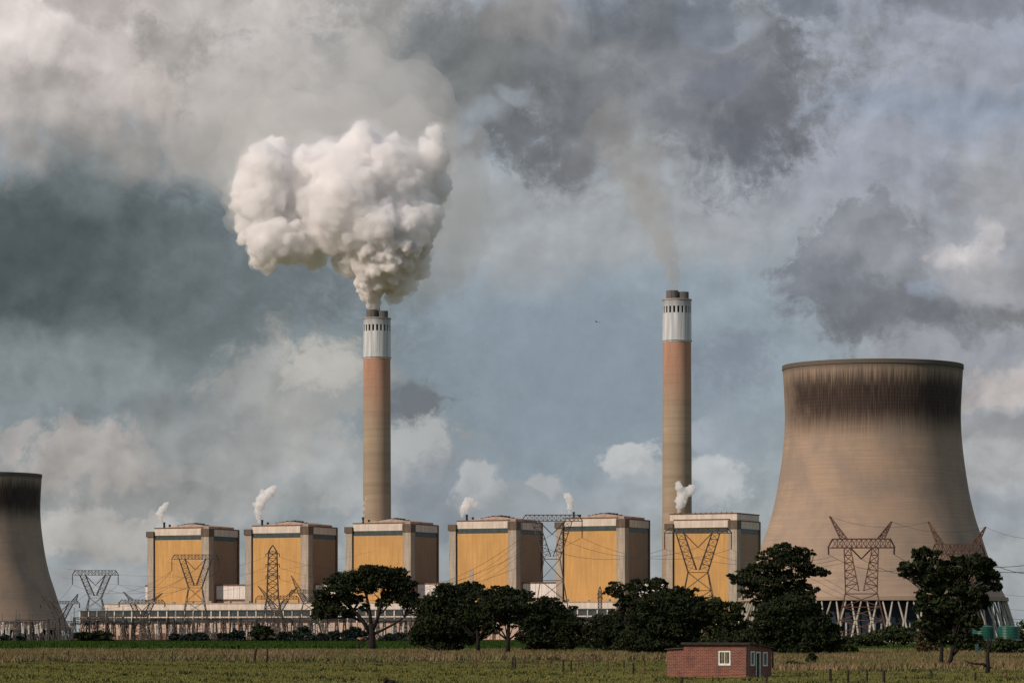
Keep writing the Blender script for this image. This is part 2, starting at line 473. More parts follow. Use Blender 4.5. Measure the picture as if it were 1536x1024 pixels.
    c = m.mix(m.ramp(patch, .38, .68, 0, .8), c, (.26, .205, .165))
    c = m.mix(m.math('MULTIPLY', m.math('MULTIPLY', lift, m.ramp(patch, .3, .7, .05, 1)), .17), c, (.17, .12, .09))
    c = m.mix(m.math('MULTIPLY', vert, .10), c, (.2, .14, .1))
    # soot staining under the rim
    up = m.ramp(m.math('ADD', z[2], m.math('MULTIPLY', m.math('SUBTRACT', m.math('ADD', m.math('MULTIPLY', runs, .6), m.math('MULTIPLY', patch, .4)), .5), -17.0)), 83.0, 98.0)
    dn = m.ramp(m.math('ADD', z[2], m.math('MULTIPLY', m.math('SUBTRACT', fine, .5), 20.0)), 106.0, 115.5, 1, 0)
    side = m.ramp(m.math('ABSOLUTE', m.math('SUBTRACT', m.math('ADD', ang, m.math('MULTIPLY', m.math('SUBTRACT', patch, .5), .8)), .05)), 1.0, 1.6, 1, .2)
    st = m.math('MULTIPLY', m.math('MULTIPLY', up, dn), side)
    tex = m.math('MULTIPLY', m.ramp(m.math('ADD', m.math('MULTIPLY', runs, .55), m.math('MULTIPLY', patch, .5)), .25, .50, .66, 1), m.ramp(fine, .32, .62, .78, 1))
    grid = m.math('SUBTRACT', 1.0, m.math('MULTIPLY', m.math('MAXIMUM', lift, vert), .09))
    soot = m.math('MULTIPLY', m.math('MULTIPLY', st, tex), grid, clamp=True)
    c = m.mix(m.math('MULTIPLY', soot, 1.0), c, (.028, .018, .017))
    # brown wash spreading over the whole band, paler rim ring
    wash = m.math('MULTIPLY', m.math('MULTIPLY', m.ramp(z[2], 84, 98), m.ramp(runs, .3, .7, .35, .8)), .75)
    c = m.mix(wash, c, m.mix(soot, (.22, .165, .12), (.03, .02, .018)))
    rim = m.ramp(z[2], 112.5, 115.6)
    c = m.mix(m.math('MULTIPLY', rim, .8), c, (.085, .075, .06))
    m.color(c); M['tower'] = m.m
    M['column'] = conc('column_concrete', (.47, .42, .34), .3)
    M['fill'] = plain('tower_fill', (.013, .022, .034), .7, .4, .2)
    M['louvre'] = plain('pale_louvre', (.40, .42, .42), .6, .4, .4)
    # brick
    m = Mat('red_brick', .9, .2)
    b = m.N.new('ShaderNodeTexBrick'); 
    cc = m.N.new('ShaderNodeCombineXYZ'); z = m.xyz()
    m.L.new(m.math('ADD', z[0], z[1]), cc.inputs[0]); m.L.new(z[2], cc.inputs[1]); m.L.new(cc.outputs[0], b.inputs['Vector'])
    b.inputs['Scale'].default_value = 1.0; b.inputs['Brick Width'].default_value = .42; b.inputs['Row Height'].default_value = .15
    b.inputs['Mortar Size'].default_value = .016; b.inputs['Bias'].default_value = -.1
    b.inputs['Color1'].default_value = (.21, .066, .044, 1); b.inputs['Color2'].default_value = (.115, .044, .032, 1); b.inputs['Mortar'].default_value = (.30, .20, .16, 1)
    dirt = m.noise(m.coord(), .9, 6, .7); low = m.ramp(m.math('ADD', z[2], m.math('MULTIPLY', dirt, .9)), .5, 1.1, .45, 0)
    c = m.mix(m.ramp(dirt, .42, .75, 0, .65), b.outputs['Color'], (.075, .035, .028))
    c = m.mix(low, c, (.27, .11, .065))
    m.color(c); m.bump(b.outputs['Fac'], -.02, .5); M['brick'] = m.m
    M['frame'] = plain('weathered_white_paint', (.66, .67, .60), .6, .18, 2.0)
    M['tin'] = plain('corrugated_tin', (.05, .043, .043), .6, .5, .8)
    M['curtain'] = plain('curtain_cloth', (.17, .13, .07), .9, .4, 3.0)
    M['void'] = plain('painted_dark_interior', (.008, .007, .007), .9, .2, 1.0)  # near-black colour standing in for unlit interiors
    M['post'] = plain('weathered_post', (.028, .020, .017), .9, .5, 3.0)
    M['rustpost'] = plain('rusty_post', (.085, .035, .022), .9, .5, 3.0)
    m = Mat('green_tank_plastic', .45, .4); z = m.xyz(); n = m.noise(m.coord((1, 1, .2)), 1.2, 5, .6)
    m.color(m.mix(m.ramp(n, .3, .7), (.006, .060, .040), (.012, .11, .07))); M['tank'] = m.m
    M['teal'] = plain('teal_paint', (.05, .10, .10), .6, .4, 1.0)
    M['concrete'] = conc('slab_concrete', (.36, .32, .28), .35, .6)
    # vegetation
    def leaf(name, a, b):
        m = Mat(name, .75, .15)
        t = m.attr('tone'); n = m.noise(m.coord(), .22, 4, .6)
        f = m.math('ADD', m.math('MULTIPLY', t, .65), m.math('MULTIPLY', m.ramp(n, .35, .7), .35))
        m.color(m.mix(f, a, b)); return m.m
    M['leaf'] = leaf('dark_conifer_foliage', (.007, .011, .005), (.034, .046, .014))
    M['leafb'] = leaf('mid_green_foliage', (.020, .030, .012), (.055, .070, .020))
    M['leafblue'] = leaf('blue_green_foliage', (.018, .028, .022), (.04, .058, .042))
    M['leafbrown'] = leaf('olive_brown_foliage', (.04, .032, .014), (.10, .075, .03))
    M['bark'] = plain('dark_bark', (.016, .012, .010), .95, .4, 2.0)
    def field(name, pal, sc):
        m = Mat(name, .95, .1)
        co = m.coord((1, .35, 1)); n1 = m.noise(co, sc, 6, .65); n2 = m.noise(m.coord((1, .25, 1)), sc * 9, 4, .6)
        c = m.mix(m.ramp(n1, .35, .68), pal[0], pal[1]); c = m.mix(m.ramp(n2, .45, .75, 0, .7), c, pal[2])
        m.color(c); return m.m
    M['ground'] = field('pasture_soil', ((.105, .112, .030), (.15, .138, .044), (.085, .08, .028)), .05)
    M['cropsoil'] = field('crop_ground', ((.022, .050, .008), (.032, .062, .010), (.015, .030, .006)), .02)
    M['drysoil'] = field('dry_grass_ground', ((.10, .072, .038), (.13, .085, .045), (.060, .055, .022)), .05)
    def blades(name, a, b, c, patch=.05):
        m = Mat(name, .9, .1)
        t = m.attr('tone'); n = m.noise(m.coord((1, .4, 1)), patch, 5, .65)
        q = m.mix(t, a, b); m.color(m.mix(m.ramp(n, .38, .62, 0, .85), q, c)); return m.m
    M['pasture'] = blades('pasture_grass', (.115, .120, .030), (.175, .165, .050), (.150, .138, .046), .04)
    M['dry'] = blades('dry_grass', (.13, .095, .050), (.29, .195, .11), (.105, .115, .036), .05)
    M['crop'] = blades('green_crop', (.020, .046, .006), (.045, .085, .012), (.024, .045, .008), .015)
    M['weed'] = blades('weedy_grass', (.030, .046, .012), (.060, .075, .022), (.05, .05, .02), .08)
make_materials()

# ------------------------------------------------------------------ ground
def strip(name, y0, y1, mat, z, xw=1.0, label=None):
    mb = MB()
    def hw(y): return max(140, y * .26) * xw
    nx, ny = 60, 10
    vs = []
    for j in range(ny + 1):
        y = y0 + (y1 - y0) * j / ny
        for i in range(nx + 1):
            wob = 0.0
            if j in (0, ny): wob = (9 * math.sin(i * 2.1 + j) + 7 * math.sin(i * 5.3 + 1)) * (y / 800) * (1.0 if j == 0 else .3)
            vs.append((hw(y1) * (2 * i / nx - 1), y + wob, z))
    fs = [(j*(nx+1)+i, j*(nx+1)+i+1, (j+1)*(nx+1)+i+1, (j+1)*(nx+1)+i) for j in range(ny) for i in range(nx)]
    mb.add(vs, fs)
    o = mb.build(name, mat); tag(o, label, None, None, 'structure'); return o
gb = MB(); gb.add([(-15000, -3000, 0), (15000, -3000, 0), (15000, 40000, 0), (-15000, 40000, 0)], [(0, 1, 2, 3)])
tag(gb.build('ground', M['ground']), 'rough green and brown pasture running to the power station', None, None, 'structure')
strip('field', 815, 2450, M['cropsoil'], .06, 1.0, 'dark green crop field below the power station')
strip('terrain', 505, 815, M['drysoil'], .03, 1.0, 'strip of tall dry grass in front of the trees')

nrng = np.random.default_rng(5)
def scatter(name, mat, y0, y1, count, h, w, blades=3, spread=.25, px0=-20, px1=1556, label='', dens=None, lean=.5):
    # uniform in picture-width per depth: constant count per metre of depth times width
    u = nrng.random(count)
    y = np.sqrt(y0**2 + u * (y1**2 - y0**2))
    px = px0 + (px1 - px0) * nrng.random(count)
    x = (px - CX) / F * y
    if dens is not None:
        k = dens(x, y) > nrng.random(count); x = x[k]; y = y[k]
    n = len(x)
    tone0 = nrng.random(n)
    V = np.zeros((n, blades, 3, 3), dtype=np.float32)
    for b in range(blades):
        hx = x + nrng.normal(0, spread, n); hy = y + nrng.normal(0, spread, n)
        hh = h * (.55 + .75 * nrng.random(n)); a = nrng.random(n) * 6.283; ww = w * (.6 + .8 * nrng.random(n))
        dx = np.cos(a) * ww; dy = np.sin(a) * ww
        V[:, b, 0] = np.stack([hx - dx, hy - dy, np.full(n, -.02)], 1)
        V[:, b, 1] = np.stack([hx + dx, hy + dy, np.full(n, -.02)], 1)
        V[:, b, 2] = np.stack([hx + nrng.normal(0, lean * h, n), hy + nrng.normal(0, lean * h, n), hh], 1)
    tone = np.clip(np.repeat(tone0[:, None], blades, 1) * .6 + nrng.random((n, blades)) * .4, 0, 1)
    o = mesh_np(name, V.reshape(-1, 3), 3, mat, None, tone.reshape(-1))
    tag(o, label, None, None, 'stuff'); return o
def ragged(y0, y1, f):
    def g(x, y):
        w = 22 * np.sin(x * .11 + 1) + 16 * np.sin(x * .37) + 10 * np.sin(x * .9 + 2); w2 = 20 * np.sin(x * .06 + 2) + 14 * np.sin(x * .21)
        lo = np.clip((y - (y0 + w)) / 30 + .5, 0, 1); hi = np.clip(((y1 + w2) - y) / 30 + .5, 0, 1)
        return lo * hi * f(x, y)
    return g
def patchy(sx, sy, lo, ph=0.0):
    def f(x, y):
        v = np.sin(x * sx + ph) * np.sin(y * sy + 1.3 * ph) + .6 * np.sin(x * sx * 2.7 + y * sy * 1.9 + 2 * ph) + .4 * np.sin(x * sx * 6.1 - y * sy * 3.3 + ph)
        return np.clip(lo + (1 - lo) * (v * .5 + .5), 0, 1)
    return f
scatter('grass', M['pasture'], 262, 540, 170000, .16, .07, 3, .30, label='short green pasture grass in the foreground', dens=patchy(.11, .05, .35, .4))
scatter('weeds', M['weed'], 262, 700, 12000, .36, .12, 4, .3, label='darker weed tufts dotted over the pasture', dens=patchy(.21, .09, -.6, 2.0))
scatter('dry_grass', M['dry'], 455, 870, 84000, .95, .14, 3, .35, label='tall pinkish dry grass along the fence and trees', dens=ragged(515, 828, patchy(.07, .03, .35, 1.1)))
scatter('dry_grass', M['dry'], 375, 640, 26000, .72, .10, 3, .3, px0=1120, px1=1556, label='tall reddish dry grass right of the brick hut', dens=patchy(.09, .05, .1, 3.0))
scatter('crop', M['crop'], 800, 2400, 90000, 1.3, .42, 3, .6, label='dark green leafy crop covering the field', lean=.35, dens=ragged(838, 2500, lambda x, y: 1.0))

# ------------------------------------------------------------------ station row frame
ALPHA = R(25.0)
ROWO = Vector(((314 - CX) / F * 3090, 3090, 0))
UX = Vector((math.cos(ALPHA), -math.sin(ALPHA), 0)); UY = Vector((math.sin(ALPHA), math.cos(ALPHA), 0))
PITCH = 104.7
def row(X, Y, z=0.0): return ROWO + UX * X + UY * Y + Vector((0, 0, z))
def rowX(px, Y):
    k = (px - CX) / F
    return (k * (ROWO.y + Y * UY.y) - ROWO.x - Y * UY.x) / (UX.x - k * UX.y)
def rowZ(X, Y, py): return EYE + (HY - py) / F * row(X, Y).y

# boiler houses: near corner at local (0,0); front along -X at Y=0, side along +Y at X=0
BW, BL, BH = 66.0, 55.0, 104.5
def boiler(label, flat=False):
    root = empty('boiler_house', (0, 0, 0), label, 'boiler house', 'ochre boiler houses of the power station')
    H = BH
    z_top, z_cr, z_gr = H, H - 7.0, H - 11.2         # parapet top, bottom of cream, bottom of green band
    # body core
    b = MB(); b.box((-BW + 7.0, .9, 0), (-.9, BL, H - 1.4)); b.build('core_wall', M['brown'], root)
    f = MB(); f.box((-BW + 7.6, .25, 12), (-8.0, .9, z_gr)); f.build('front_panel', M['orange'], root)
    f = MB(); f.box((-BW + 7.2, .1, z_gr), (-8.0, .88, z_cr)); f.build('front_window_band', M['greenband'], root)
    f = MB(); f.box((-BW + 7.2, -.35, z_cr), (-7.6, .87, z_top - .5)); f.build('front_parapet', M['cream'], root)
    f = MB(); f.box((-BW + 6.9, -.75, z_top - .5), (-7.2, 1.2, z_top + .3)); f.build('parapet_coping', M['trim'], root)
    # side
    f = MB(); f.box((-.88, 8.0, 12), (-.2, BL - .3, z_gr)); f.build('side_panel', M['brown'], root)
    f = MB(); f.box((-.87, 8.0, z_gr - 1), (-.05, BL - 4, z_cr - 1)); f.build('side_window_band', M['greenband'], root)
    f = MB(); f.box((-.86, 7.6, z_cr - 1), (.35, BL - 1.5, z_top - 1.6)); f.build('side_parapet', M['cream'], root)
    f = MB(); f.box((-1.2, 7.4, z_top - 1.6), (.7, BL - .5, z_top - .8)); f.build('parapet_coping', M['trim'], root)
    f = MB(); f.box((-3.0, BL - 2.5, 0), (.5, BL + .5, z_top - 1.2)); f.build('corner_post', M['trim'], root)
    # corner towers
    for x0, x1, y0 in ((-BW, -BW + 6.3, -1.2), (-7.9, .1, -1.2)):
        p = MB(); p.box((x0, y0, 0), (x1, y0 + 9, H - 8.5)); t = p.build('stair_tower', M['pillar'], root)
        c = MB()
        if x0 < -20: c.box((x0 - 1.0, y0 - 1.0, H - 8.5), (x1 + .6, y0 + 9.5, H - 3.2))
        else: c.box((x0 - .3, y0 - .5, H - 8.5), (x1 + .4, y0 + 9.3, H - 1.2))
        c.build('tower_cap', M['cap'], t)
    # dark strip painting the shadow line beside the left tower
    j = MB(); j.box((-BW + 6.3, .2, 0), (-BW + 7.6, .88, z_gr)); j.build('painted_shadow_line', M['darkmetal'], root)
    if flat:
        r = MB(); r.box((-BW + 3, .9, H - 1), (-.6, BL - .4, H + 4.6)); r.build('upper_parapet', M['cream'], root)
        r = MB(); r.box((-BW + 2.6, .5, H + 4.6), (-.2, BL, H + 5.5)); r.build('roof_edge', M['trim'], root)
        for k in range(12): MB().box((-BW + 6 + k * 4.8, 4, H + 5.5), (-BW + 6.7 + k * 4.8, 5, H + 6.2)).build('roof_post', M['darkmetal'], root)
    else:
        # low sloping penthouse roof
        x0, xm, x1 = -BW + 6.5, -22.0, -3.0
        r = MB(); za, zb, zc = H - .6, H + 3.6, H + 1.2
        for ya, yb in ((4.0, BL - 4),):
            vs = [(x0, ya, za), (xm, ya, zb), (x1, ya, zc), (x1, ya, H - 1.3), (x0, ya, H - 1.3),
                  (x0, yb, za + .6), (xm, yb, zb), (x1, yb, zc), (x1, yb, H - 1.3), (x0, yb, H - 1.3)]
            r.add(vs, [(0, 4, 3, 2, 1), (5, 6, 7, 8, 9), (0, 1, 6, 5), (1, 2, 7, 6), (2, 3, 8, 7), (4, 0, 5, 9)])
        rf = r.build('roof', M['roof'], root)
        q = MB(); rr = random.Random(3)
        for k in range(9):
            x = -BW + 27 + k * 3.6 + rr.uniform(-.5, .5); hh = rr.uniform(.5, 1.5)
            zz = za + (zb - za) * min(1, (x - x0) / (xm - x0)) if x < xm else zb + (zc - zb) * (x - xm) / (x1 - xm)
            q.box((x, 8, zz - .3), (x + rr.uniform(1.2, 2.6), 13, zz + hh))
        q.build('roof_vent', M['darkmetal'], rf)
        for xx, hh in ((-BW + 14.5, 5.5), (-BW + 20.5, 3.2)):
            q = MB(); q.tube([(xx, 5, H - .5), (xx, 5, H + hh)], 1.0, 8); q.tube([(xx, 5, H + hh - .8), (xx, 5, H + hh)], 1.25, 8)
            q.build('steam_pipe', M['darkmetal'], rf)
    return root
def place_row(o, X, Y):
    o.location = row(X, Y); o.rotation_euler = (0, 0, -ALPHA)
BOILER_LABELS = [
    'ochre boiler house at the left end of the row, nearest the left cooling tower',
    'ochre boiler house directly behind the tall narrow pointed pylon',
    'ochre boiler house in front of the chimney pouring thick white smoke',
    'ochre boiler house behind the clump of dark trees, left of the pylon in the gap',
    'ochre boiler house immediately right of the pylon whose legs stand in the gap',
]
b0 = boiler(BOILER_LABELS[0]); place_row(b0, 0, 0)
for i in range(1, 5):
    o = copy_tree(b0); o['label'] = BOILER_LABELS[i]; place_row(o, PITCH * i, 0)
    o.scale = (1, 1, 1 + .007 * i)
MB().box((-46.5, -.05, 32), (-43.0, .24, 62)).build('louvre', M['pillar'], o if False else bpy.data.objects['boiler_house.003'])
b6 = boiler('tallest boiler house with a flat cream parapet, in front of the right chimney', True)
place_row(b6, PITCH * 5, 0)
# white link blocks between them
def link_block(i, label):
    root = empty('link_building', row(PITCH * i, 0), label, 'link building', 'white buildings linking the boiler houses', -ALPHA)
    x0, x1 = .6, PITCH - BW - 1.2
    if i < 0: x0 = x1 - 9
    zt = 50.5
    b = MB(); b.box((x0, 12, 38), (x1, 40, zt)); b.build('wall', M['white'], root)
    b = MB(); b.box((x0 - .1, 11.6, zt), (x1 + .1, 40.3, zt + 1.2)); b.build('roof_edge', M['trim'], root)
    b = MB(); b.box((x0, 12.6, 0), (x1, 40, 38)); b.build('lower_wall', M['pinkwall'], root)
    b = MB(); b.box((x0 - .05, 11.8, 36.6), (x1 + .05, 13, 38)); b.build('ledge', M['trim'], root)
    b = MB()
    n = max(1, int((x1 - x0) / 6))
    for k in range(1, n): b.box((x0 + k * (x1 - x0) / n - .12, 11.85, 38.2), (x0 + k * (x1 - x0) / n + .12, 12.1, zt - .3))
    if n > 1: b.build('joint', M['pillar'], root)
    return root
LN = ['white link building against the left side of the leftmost boiler house', 'white link building between the leftmost boiler house and its neighbour',
      'white link building partly behind the broad umbrella tree', 'white link building right of the boiler house under the smoking chimney',
      'white link building seen through the legs of the pylon in the gap', 'white link building beside the tallest boiler house, above the lacy treetop']
for k, i in enumerate(range(-1, 5)): link_block(i, LN[k])

# turbine hall
def turbine_hall():
    Y0 = -46.0
    xa, xb = rowX(157, Y0), rowX(924, Y0)
    root = empty('turbine_hall', row(xa, Y0), 'long pale turbine hall with a white roof band below the boiler houses', 'turbine hall', None, -ALPHA)
    Lh = xb - xa
    b = MB(); b.box((0, .5, 0), (Lh, 40, 27.5)); b.build('wall', M['pinkwall'], root)
    b = MB(); b.box((-.5, -.5, 27.5), (Lh + .5, 41, 33.0)); b.build('roof_fascia', M['cream'], root)
    b = MB(); b.box((-.9, -.9, 33.0), (Lh + .9, 41.3, 33.7)); b.build('roof', M['pillar'], root)
    # lower annexe in front
    ax = rowX(120, Y0 - 14) - xa
    b = MB(); b.box((ax, -14, 0), (Lh - 2, .45, 15.6)); an = b.build('annexe', M['pinkwall'], root)
    b = MB(); b.box((ax + .3, -13.6, 15.6), (Lh - 2.3, .44, 26.4)); b.build('window_strip', M['glass'], an)
    b = MB(); b.box((ax - .3, -14.4, 26.4), (Lh - 1.6, .43, 27.3)); b.build('annexe_roof', M['greenband'], an)
    b = MB(); b.box((ax, -13.9, 20.4), (Lh - 2, -13.62, 21.4)); b.build('transom', M['cream'], an)
    n = int((Lh - ax) / 9.3)
    rr = random.Random(11)
    for k in range(n + 1):
        x = ax + k * (Lh - 2 - ax) / n
        MB().box((x - .55, -14.3, 15.6), (x + .55, -13.63, 26.4)).build('mullion', M['cream'], an)
        MB().box((x - .5, -14.5, 0), (x + .5, -14.02, 15.6)).build('pier', M['pinkwall'], an)
    for k in range(n):
        x = ax + (k + .5) * (Lh - 2 - ax) / n
        if rr.random() < .75: MB().box((x - rr.uniform(1.2, 3.2), -14.06, rr.uniform(0, 1.5)), (x + rr.uniform(1.2, 3.2), -14.01, rr.uniform(4, 7))).build('opening', M['trim'], an)
    b = MB()
    for k in range(26):
        x = (k + .5) * Lh / 26; b.box((x - 1.2, 6, 33.7), (x + 1.2, 9, 35.2 + rr.uniform(-.3, .8)))
    b.build('roof_vent', M['pillar'], root)
turbine_hall()

# ------------------------------------------------------------------ chimneys
def chimney(px, ytop, H, label):
    d = (H - EYE) * F / (HY - ytop)
    root = empty('chimney', ((px - CX) / F * d, d, 0), label, 'chimney', 'tall power station chimneys', R(20))
    r0, r1 = 13.4, 12.2
    zs = H - 38.0
    def rad(z): return r0 + (r1 - r0) * z / H
    b = MB(); b.lathe([(rad(z), z) for z in np.linspace(0, zs, 30)], 64); b.build('shaft', M['shaft'], root, True)
    n = 21
    b = MB()
    # white band with slots cut round the top: lower ring, piers between slots, upper ring
    z0, z1 = H - 12.4, H - 6.6
    b.lathe([(rad(zs), zs), (rad(zs) + .35, zs + .05), (rad(z0) + .35, z0)], 96)
    b.lathe([(rad(z1) + .35, z1), (r1 + .35, H), (r1 - 1.2, H), (r1 - 1.2, z1), (rad(z1) + .35, z1)], 96)
    for k in range(n):
        a0 = 2 * math.pi * k / n; a1 = a0 + 2 * math.pi / n * .5
        A = []
        for z in (z0, z1):
            for a in np.linspace(a0, a1, 4): A.append(((rad(z) + .35) * math.cos(a), (rad(z) + .35) * math.sin(a), z))
            for a in np.linspace(a1, a0, 4): A.append(((rad(z) - .8) * math.cos(a), (rad(z) - .8) * math.sin(a), z))
        b.add(A, [(i, (i + 1) % 8, 8 + (i + 1) % 8, 8 + i) for i in range(8)])
    b.build('white_band', M['chimwhite'], root, False)
    b = MB(); b.lathe([(r1 - 1.6, zs), (r1 - 1.6, H - 2)], 48, 0, False, True); b.build('dark_slot_backing', M['void'], root)  # near-black drum paints the darkness behind the slots
    for ang, rr, hh in ((200, 5.4, 7.2), (-40, 5.0, 6.2), (80, 5.2, 6.6)):
        cx, cy_ = 5.6 * math.cos(R(ang)), 5.6 * math.sin(R(ang))
        b = MB()
        prof = [(rr, H - 3), (rr, H + hh), (rr - .5, H + hh), (rr - .5, H - 1)]
        vs0 = len(b.v); b.lathe(prof, 24); b.v = [(x + cx, y + cy_, z) for x, y, z in b.v]
        b.build('flue', M['flue'], root, False)
    b = MB()
    for z in (zs + 1.2, H - 1.0): b.lathe([(rad(z) + .4, z), (rad(z) + 1.0, z), (rad(z) + 1.0, z + .5), (rad(z) + .4, z + .5)], 64)
    b.build('gallery_ring', M['paleSteel'], root)
    return d
D1 = chimney(565.5, 477, 297, 'tall banded chimney pouring a thick cloud of white smoke')
D2 = chimney(1015.5, 449, 299, 'tall banded chimney with only a thin wisp of smoke, nearest the right cooling tower')

# ------------------------------------------------------------------ cooling towers
def cooling_tower(px, d, label):
    root = empty('cooling_tower', ((px - CX) / F * d, d, 0), label, 'cooling tower', 'concrete cooling towers')
    prof = [(54.6, 19.2), (53.7, 20.5), (51.8, 24.5), (47.6, 35), (44.2, 45.9), (42.2, 51.4), (39.5, 62.4), (37.4, 75.8), (36.2, 87), (35.9, 95.2), (36.05, 100.7), (36.5, 109), (36.9, 115.6)]
    zz = np.linspace(19.2, 115.6, 60); rr = np.interp(zz, [p[1] for p in prof], [p[0] for p in prof])
    k = np.array([.25, .5, .25])
    for _ in range(6): rr[1:-1] = np.convolve(rr, k, 'valid')
    outp = list(zip(rr, zz)); inn = [(r - .9, z) for r, z in reversed(outp)]
    b = MB(); b.lathe(outp, 128); b.lathe([(rr[-1], 115.6), (rr[-1] - .9, 115.6)] , 128); b.lathe(inn, 128); b.lathe([(rr[0] - .9, 19.2), (rr[0], 19.2)], 128)
    sh = b.build('shell', M['tower'], root, True)
    sh.data.set_sharp_from_angle(angle=R(40))
    b = MB(); b.lathe([(36.92, 115.2), (37.15, 115.2), (37.15, 116.9), (36.0, 116.9), (36.0, 115.2)], 128); b.build('rim_ring', M['tower'], root, False)
    b = MB(); b.lathe([(54.0, 18.4), (55.4, 18.4), (55.2, 20.0), (53.8, 20.0)], 128); b.build('ring_beam', M['tower'], root)
    n = 56
    for i in range(n):
        t = 2 * math.pi * i / n; dt = 2.05 / 55
        c = MB()
        for s in (-1, 1):
            p = (54.4 * math.cos(t + s * dt), 54.4 * math.sin(t + s * dt), 18.6)
            m_ = (57.0 * math.cos(t + s * .0045), 57.0 * math.sin(t + s * .0045), 10.0)
            q = (59.6 * math.cos(t + s * dt * .9), 59.6 * math.sin(t + s * dt * .9), 0)
            c.tube([p, m_, q], [.30, .42, .38], 6)
        c.build('support_column', M['column'], root)
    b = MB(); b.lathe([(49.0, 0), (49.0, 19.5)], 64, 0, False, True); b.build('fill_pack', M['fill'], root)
    b = MB(); ra = random.Random(4)
    for i in range(110):
        t = 2 * math.pi * i / 110 + ra.uniform(-.012, .012); w = ra.uniform(.25, .65)
        p = Vector((49.6 * math.cos(t), 49.6 * math.sin(t), 0))
        b.bar(p, p + Vector((0, 0, ra.choice((9.0, 9.4, 8.6)))), w)
    b.build('louvre', M['louvre'], root)
    b = MB(); b.lathe([(61.5, 0), (61.5, 1.6), (60.9, 1.6), (60.9, 0)], 96); b.build('basin_wall', M['column'], root)
    return root
TR = cooling_tower(1309, 1370, 'sooty concrete cooling tower standing whole at the right of the picture')
TR.scale = (1, 1, .982)
TL = copy_tree(TR); TL['label'] = 'shaded cooling tower cut off by the left edge of the picture'
TL.location = ((-27 - CX) / F * 2075, 2075, -10.4); TL.rotation_euler = (0, 0, R(14))

# ------------------------------------------------------------------ pylons
PY = {}
def pylon(key, label, px, d, yb0, yb1, hw, arm, yw, ww, bw, tips=None, mat='steel', rz=0.0, drop=0, thick=1.0, group='lattice pylons with a flat crossarm'):
    """crossarm top yb0 / bottom yb1, half width hw, arm offset, waist y, waist and base half widths: photo pixels"""
    s = S(d); Z = lambda y: EYE + (HY - y) * s
    root = empty('lattice_pylon', ((px - CX) * s, d, 0), label, 'pylon', group, rz)
    w = .25 * thick * max(1, d / 1500); wb = w * .55
    W2, B2, A = ww * s, bw * s, arm * s
    zb, zt, zw = Z(yb1), Z(yb0), Z(yw)
    dy = max(.9, W2 * .75); n = 4 if zw > 14 else 3
    m = M[mat]
    b = MB(); b.lattice([(-B2, -B2 * .7, 0), (B2, -B2 * .7, 0), (B2, B2 * .7, 0), (-B2, B2 * .7, 0)], [(-W2, -dy, zw), (W2, -dy, zw), (W2, dy, zw), (-W2, dy, zw)], n, w, wb)
    b.build('tower_body', m, root)
    aw = max(1.0, A * .22)
    for sgn in (-1, 1):
        b = MB()
        b.lattice([(sgn * W2 * .98, -dy, zw), (sgn * W2 * .15, -dy, zw + 1.2), (sgn * W2 * .15, dy, zw + 1.2), (sgn * W2 * .98, dy, zw)],
                  [(sgn * (A + aw), -dy * .6, zb), (sgn * (A - aw), -dy * .6, zb), (sgn * (A - aw), dy * .6, zb), (sgn * (A + aw), dy * .6, zb)], 6, w, wb, False)
        b.build('side_arm', m, root)
    HW = hw * s
    b = MB(); dd = dy * .6
    e = HW * .86
    b.lattice([(-e, -dd, zb), (-e, -dd, zt), (-e, dd, zt), (-e, dd, zb)], [(e, -dd, zb), (e, -dd, zt), (e, dd, zt), (e, dd, zb)], 12, w * .8, wb, False)
    for sgn in (-1, 1):
        tip = (sgn * HW, 0, zb)
        for q in ((-dd, zb), (dd, zb), (-dd, zt), (dd, zt)): b.bar((sgn * e, q[0], q[1]), tip, w * .8)
    b.build('crossarm', m, root)
    ends = []
    if tips:
        for sgn, (tx, ty, bx) in zip((-1, 1), tips):
            b = MB(); x0 = (bx - px) * s; tp = Vector(((tx - px) * s, 0, Z(ty)))
            k = 1.3
            base = [(x0 - k, -dd, zt), (x0 + k, -dd, zt), (x0 + k, dd, zt), (x0 - k, dd, zt)]
            b.lattice(base, [tp + Vector((i * .12, j * .12, 0)) for i, j in ((-1, -1), (1, -1), (1, 1), (-1, 1))], 5, w * .8, wb, False)
            b.build('earth_peak', m, root)
            ends.append(tp)
    # insulators
    att = []
    dl = drop * s
    for sgn in (-1, 1):
        b = MB(); p = Vector((sgn * HW * .98, 0, zb)); q = p - Vector((0, 0, max(dl, 2.5)))
        b.tube([p, q], .16 * thick * max(1, d / 1500), 6)
        for i in range(7): 
            c = p.lerp(q, .25 + .1 * i); b.tube([c, c - Vector((0, 0, .18))], .3 * max(1, d / 1500), 6)
        b.build('insulator_string', M['insul'], root); att.append(q)
    b = MB(); c = Vector((0, 0, zb - min(A * .8, (zb - zw) * .6)))
    for sgn in (-1, 1):
        p = Vector((sgn * (A - aw), 0, zb)); b.tube([p, c], .14 * thick * max(1, d / 1500), 6)
        for i in range(6):
            k = p.lerp(c, .3 + .1 * i); b.tube([k, k - Vector((0, 0, .2))], .28 * max(1, d / 1500), 6)
    b.build('insulator_string', M['insul'], root); att.insert(1, c)
    Mx = Matrix.Translation(root.location) @ Matrix.Rotation(rz, 4, 'Z')
    PY[key] = [Mx @ a for a in att] + [Mx @ e_ for e_ in ends]
    return root
pylon('p1', 'dark flat-topped pylon between the left cooling tower and the leftmost boiler house', 143, 2050, 855, 862, 35, 19, 896, 9, 24, drop=14)
pylon('p2', 'dark flat-topped pylon in front of the leftmost boiler house', 293, 1950, 831.5, 838, 36, 20, 881, 10, 24, drop=18)
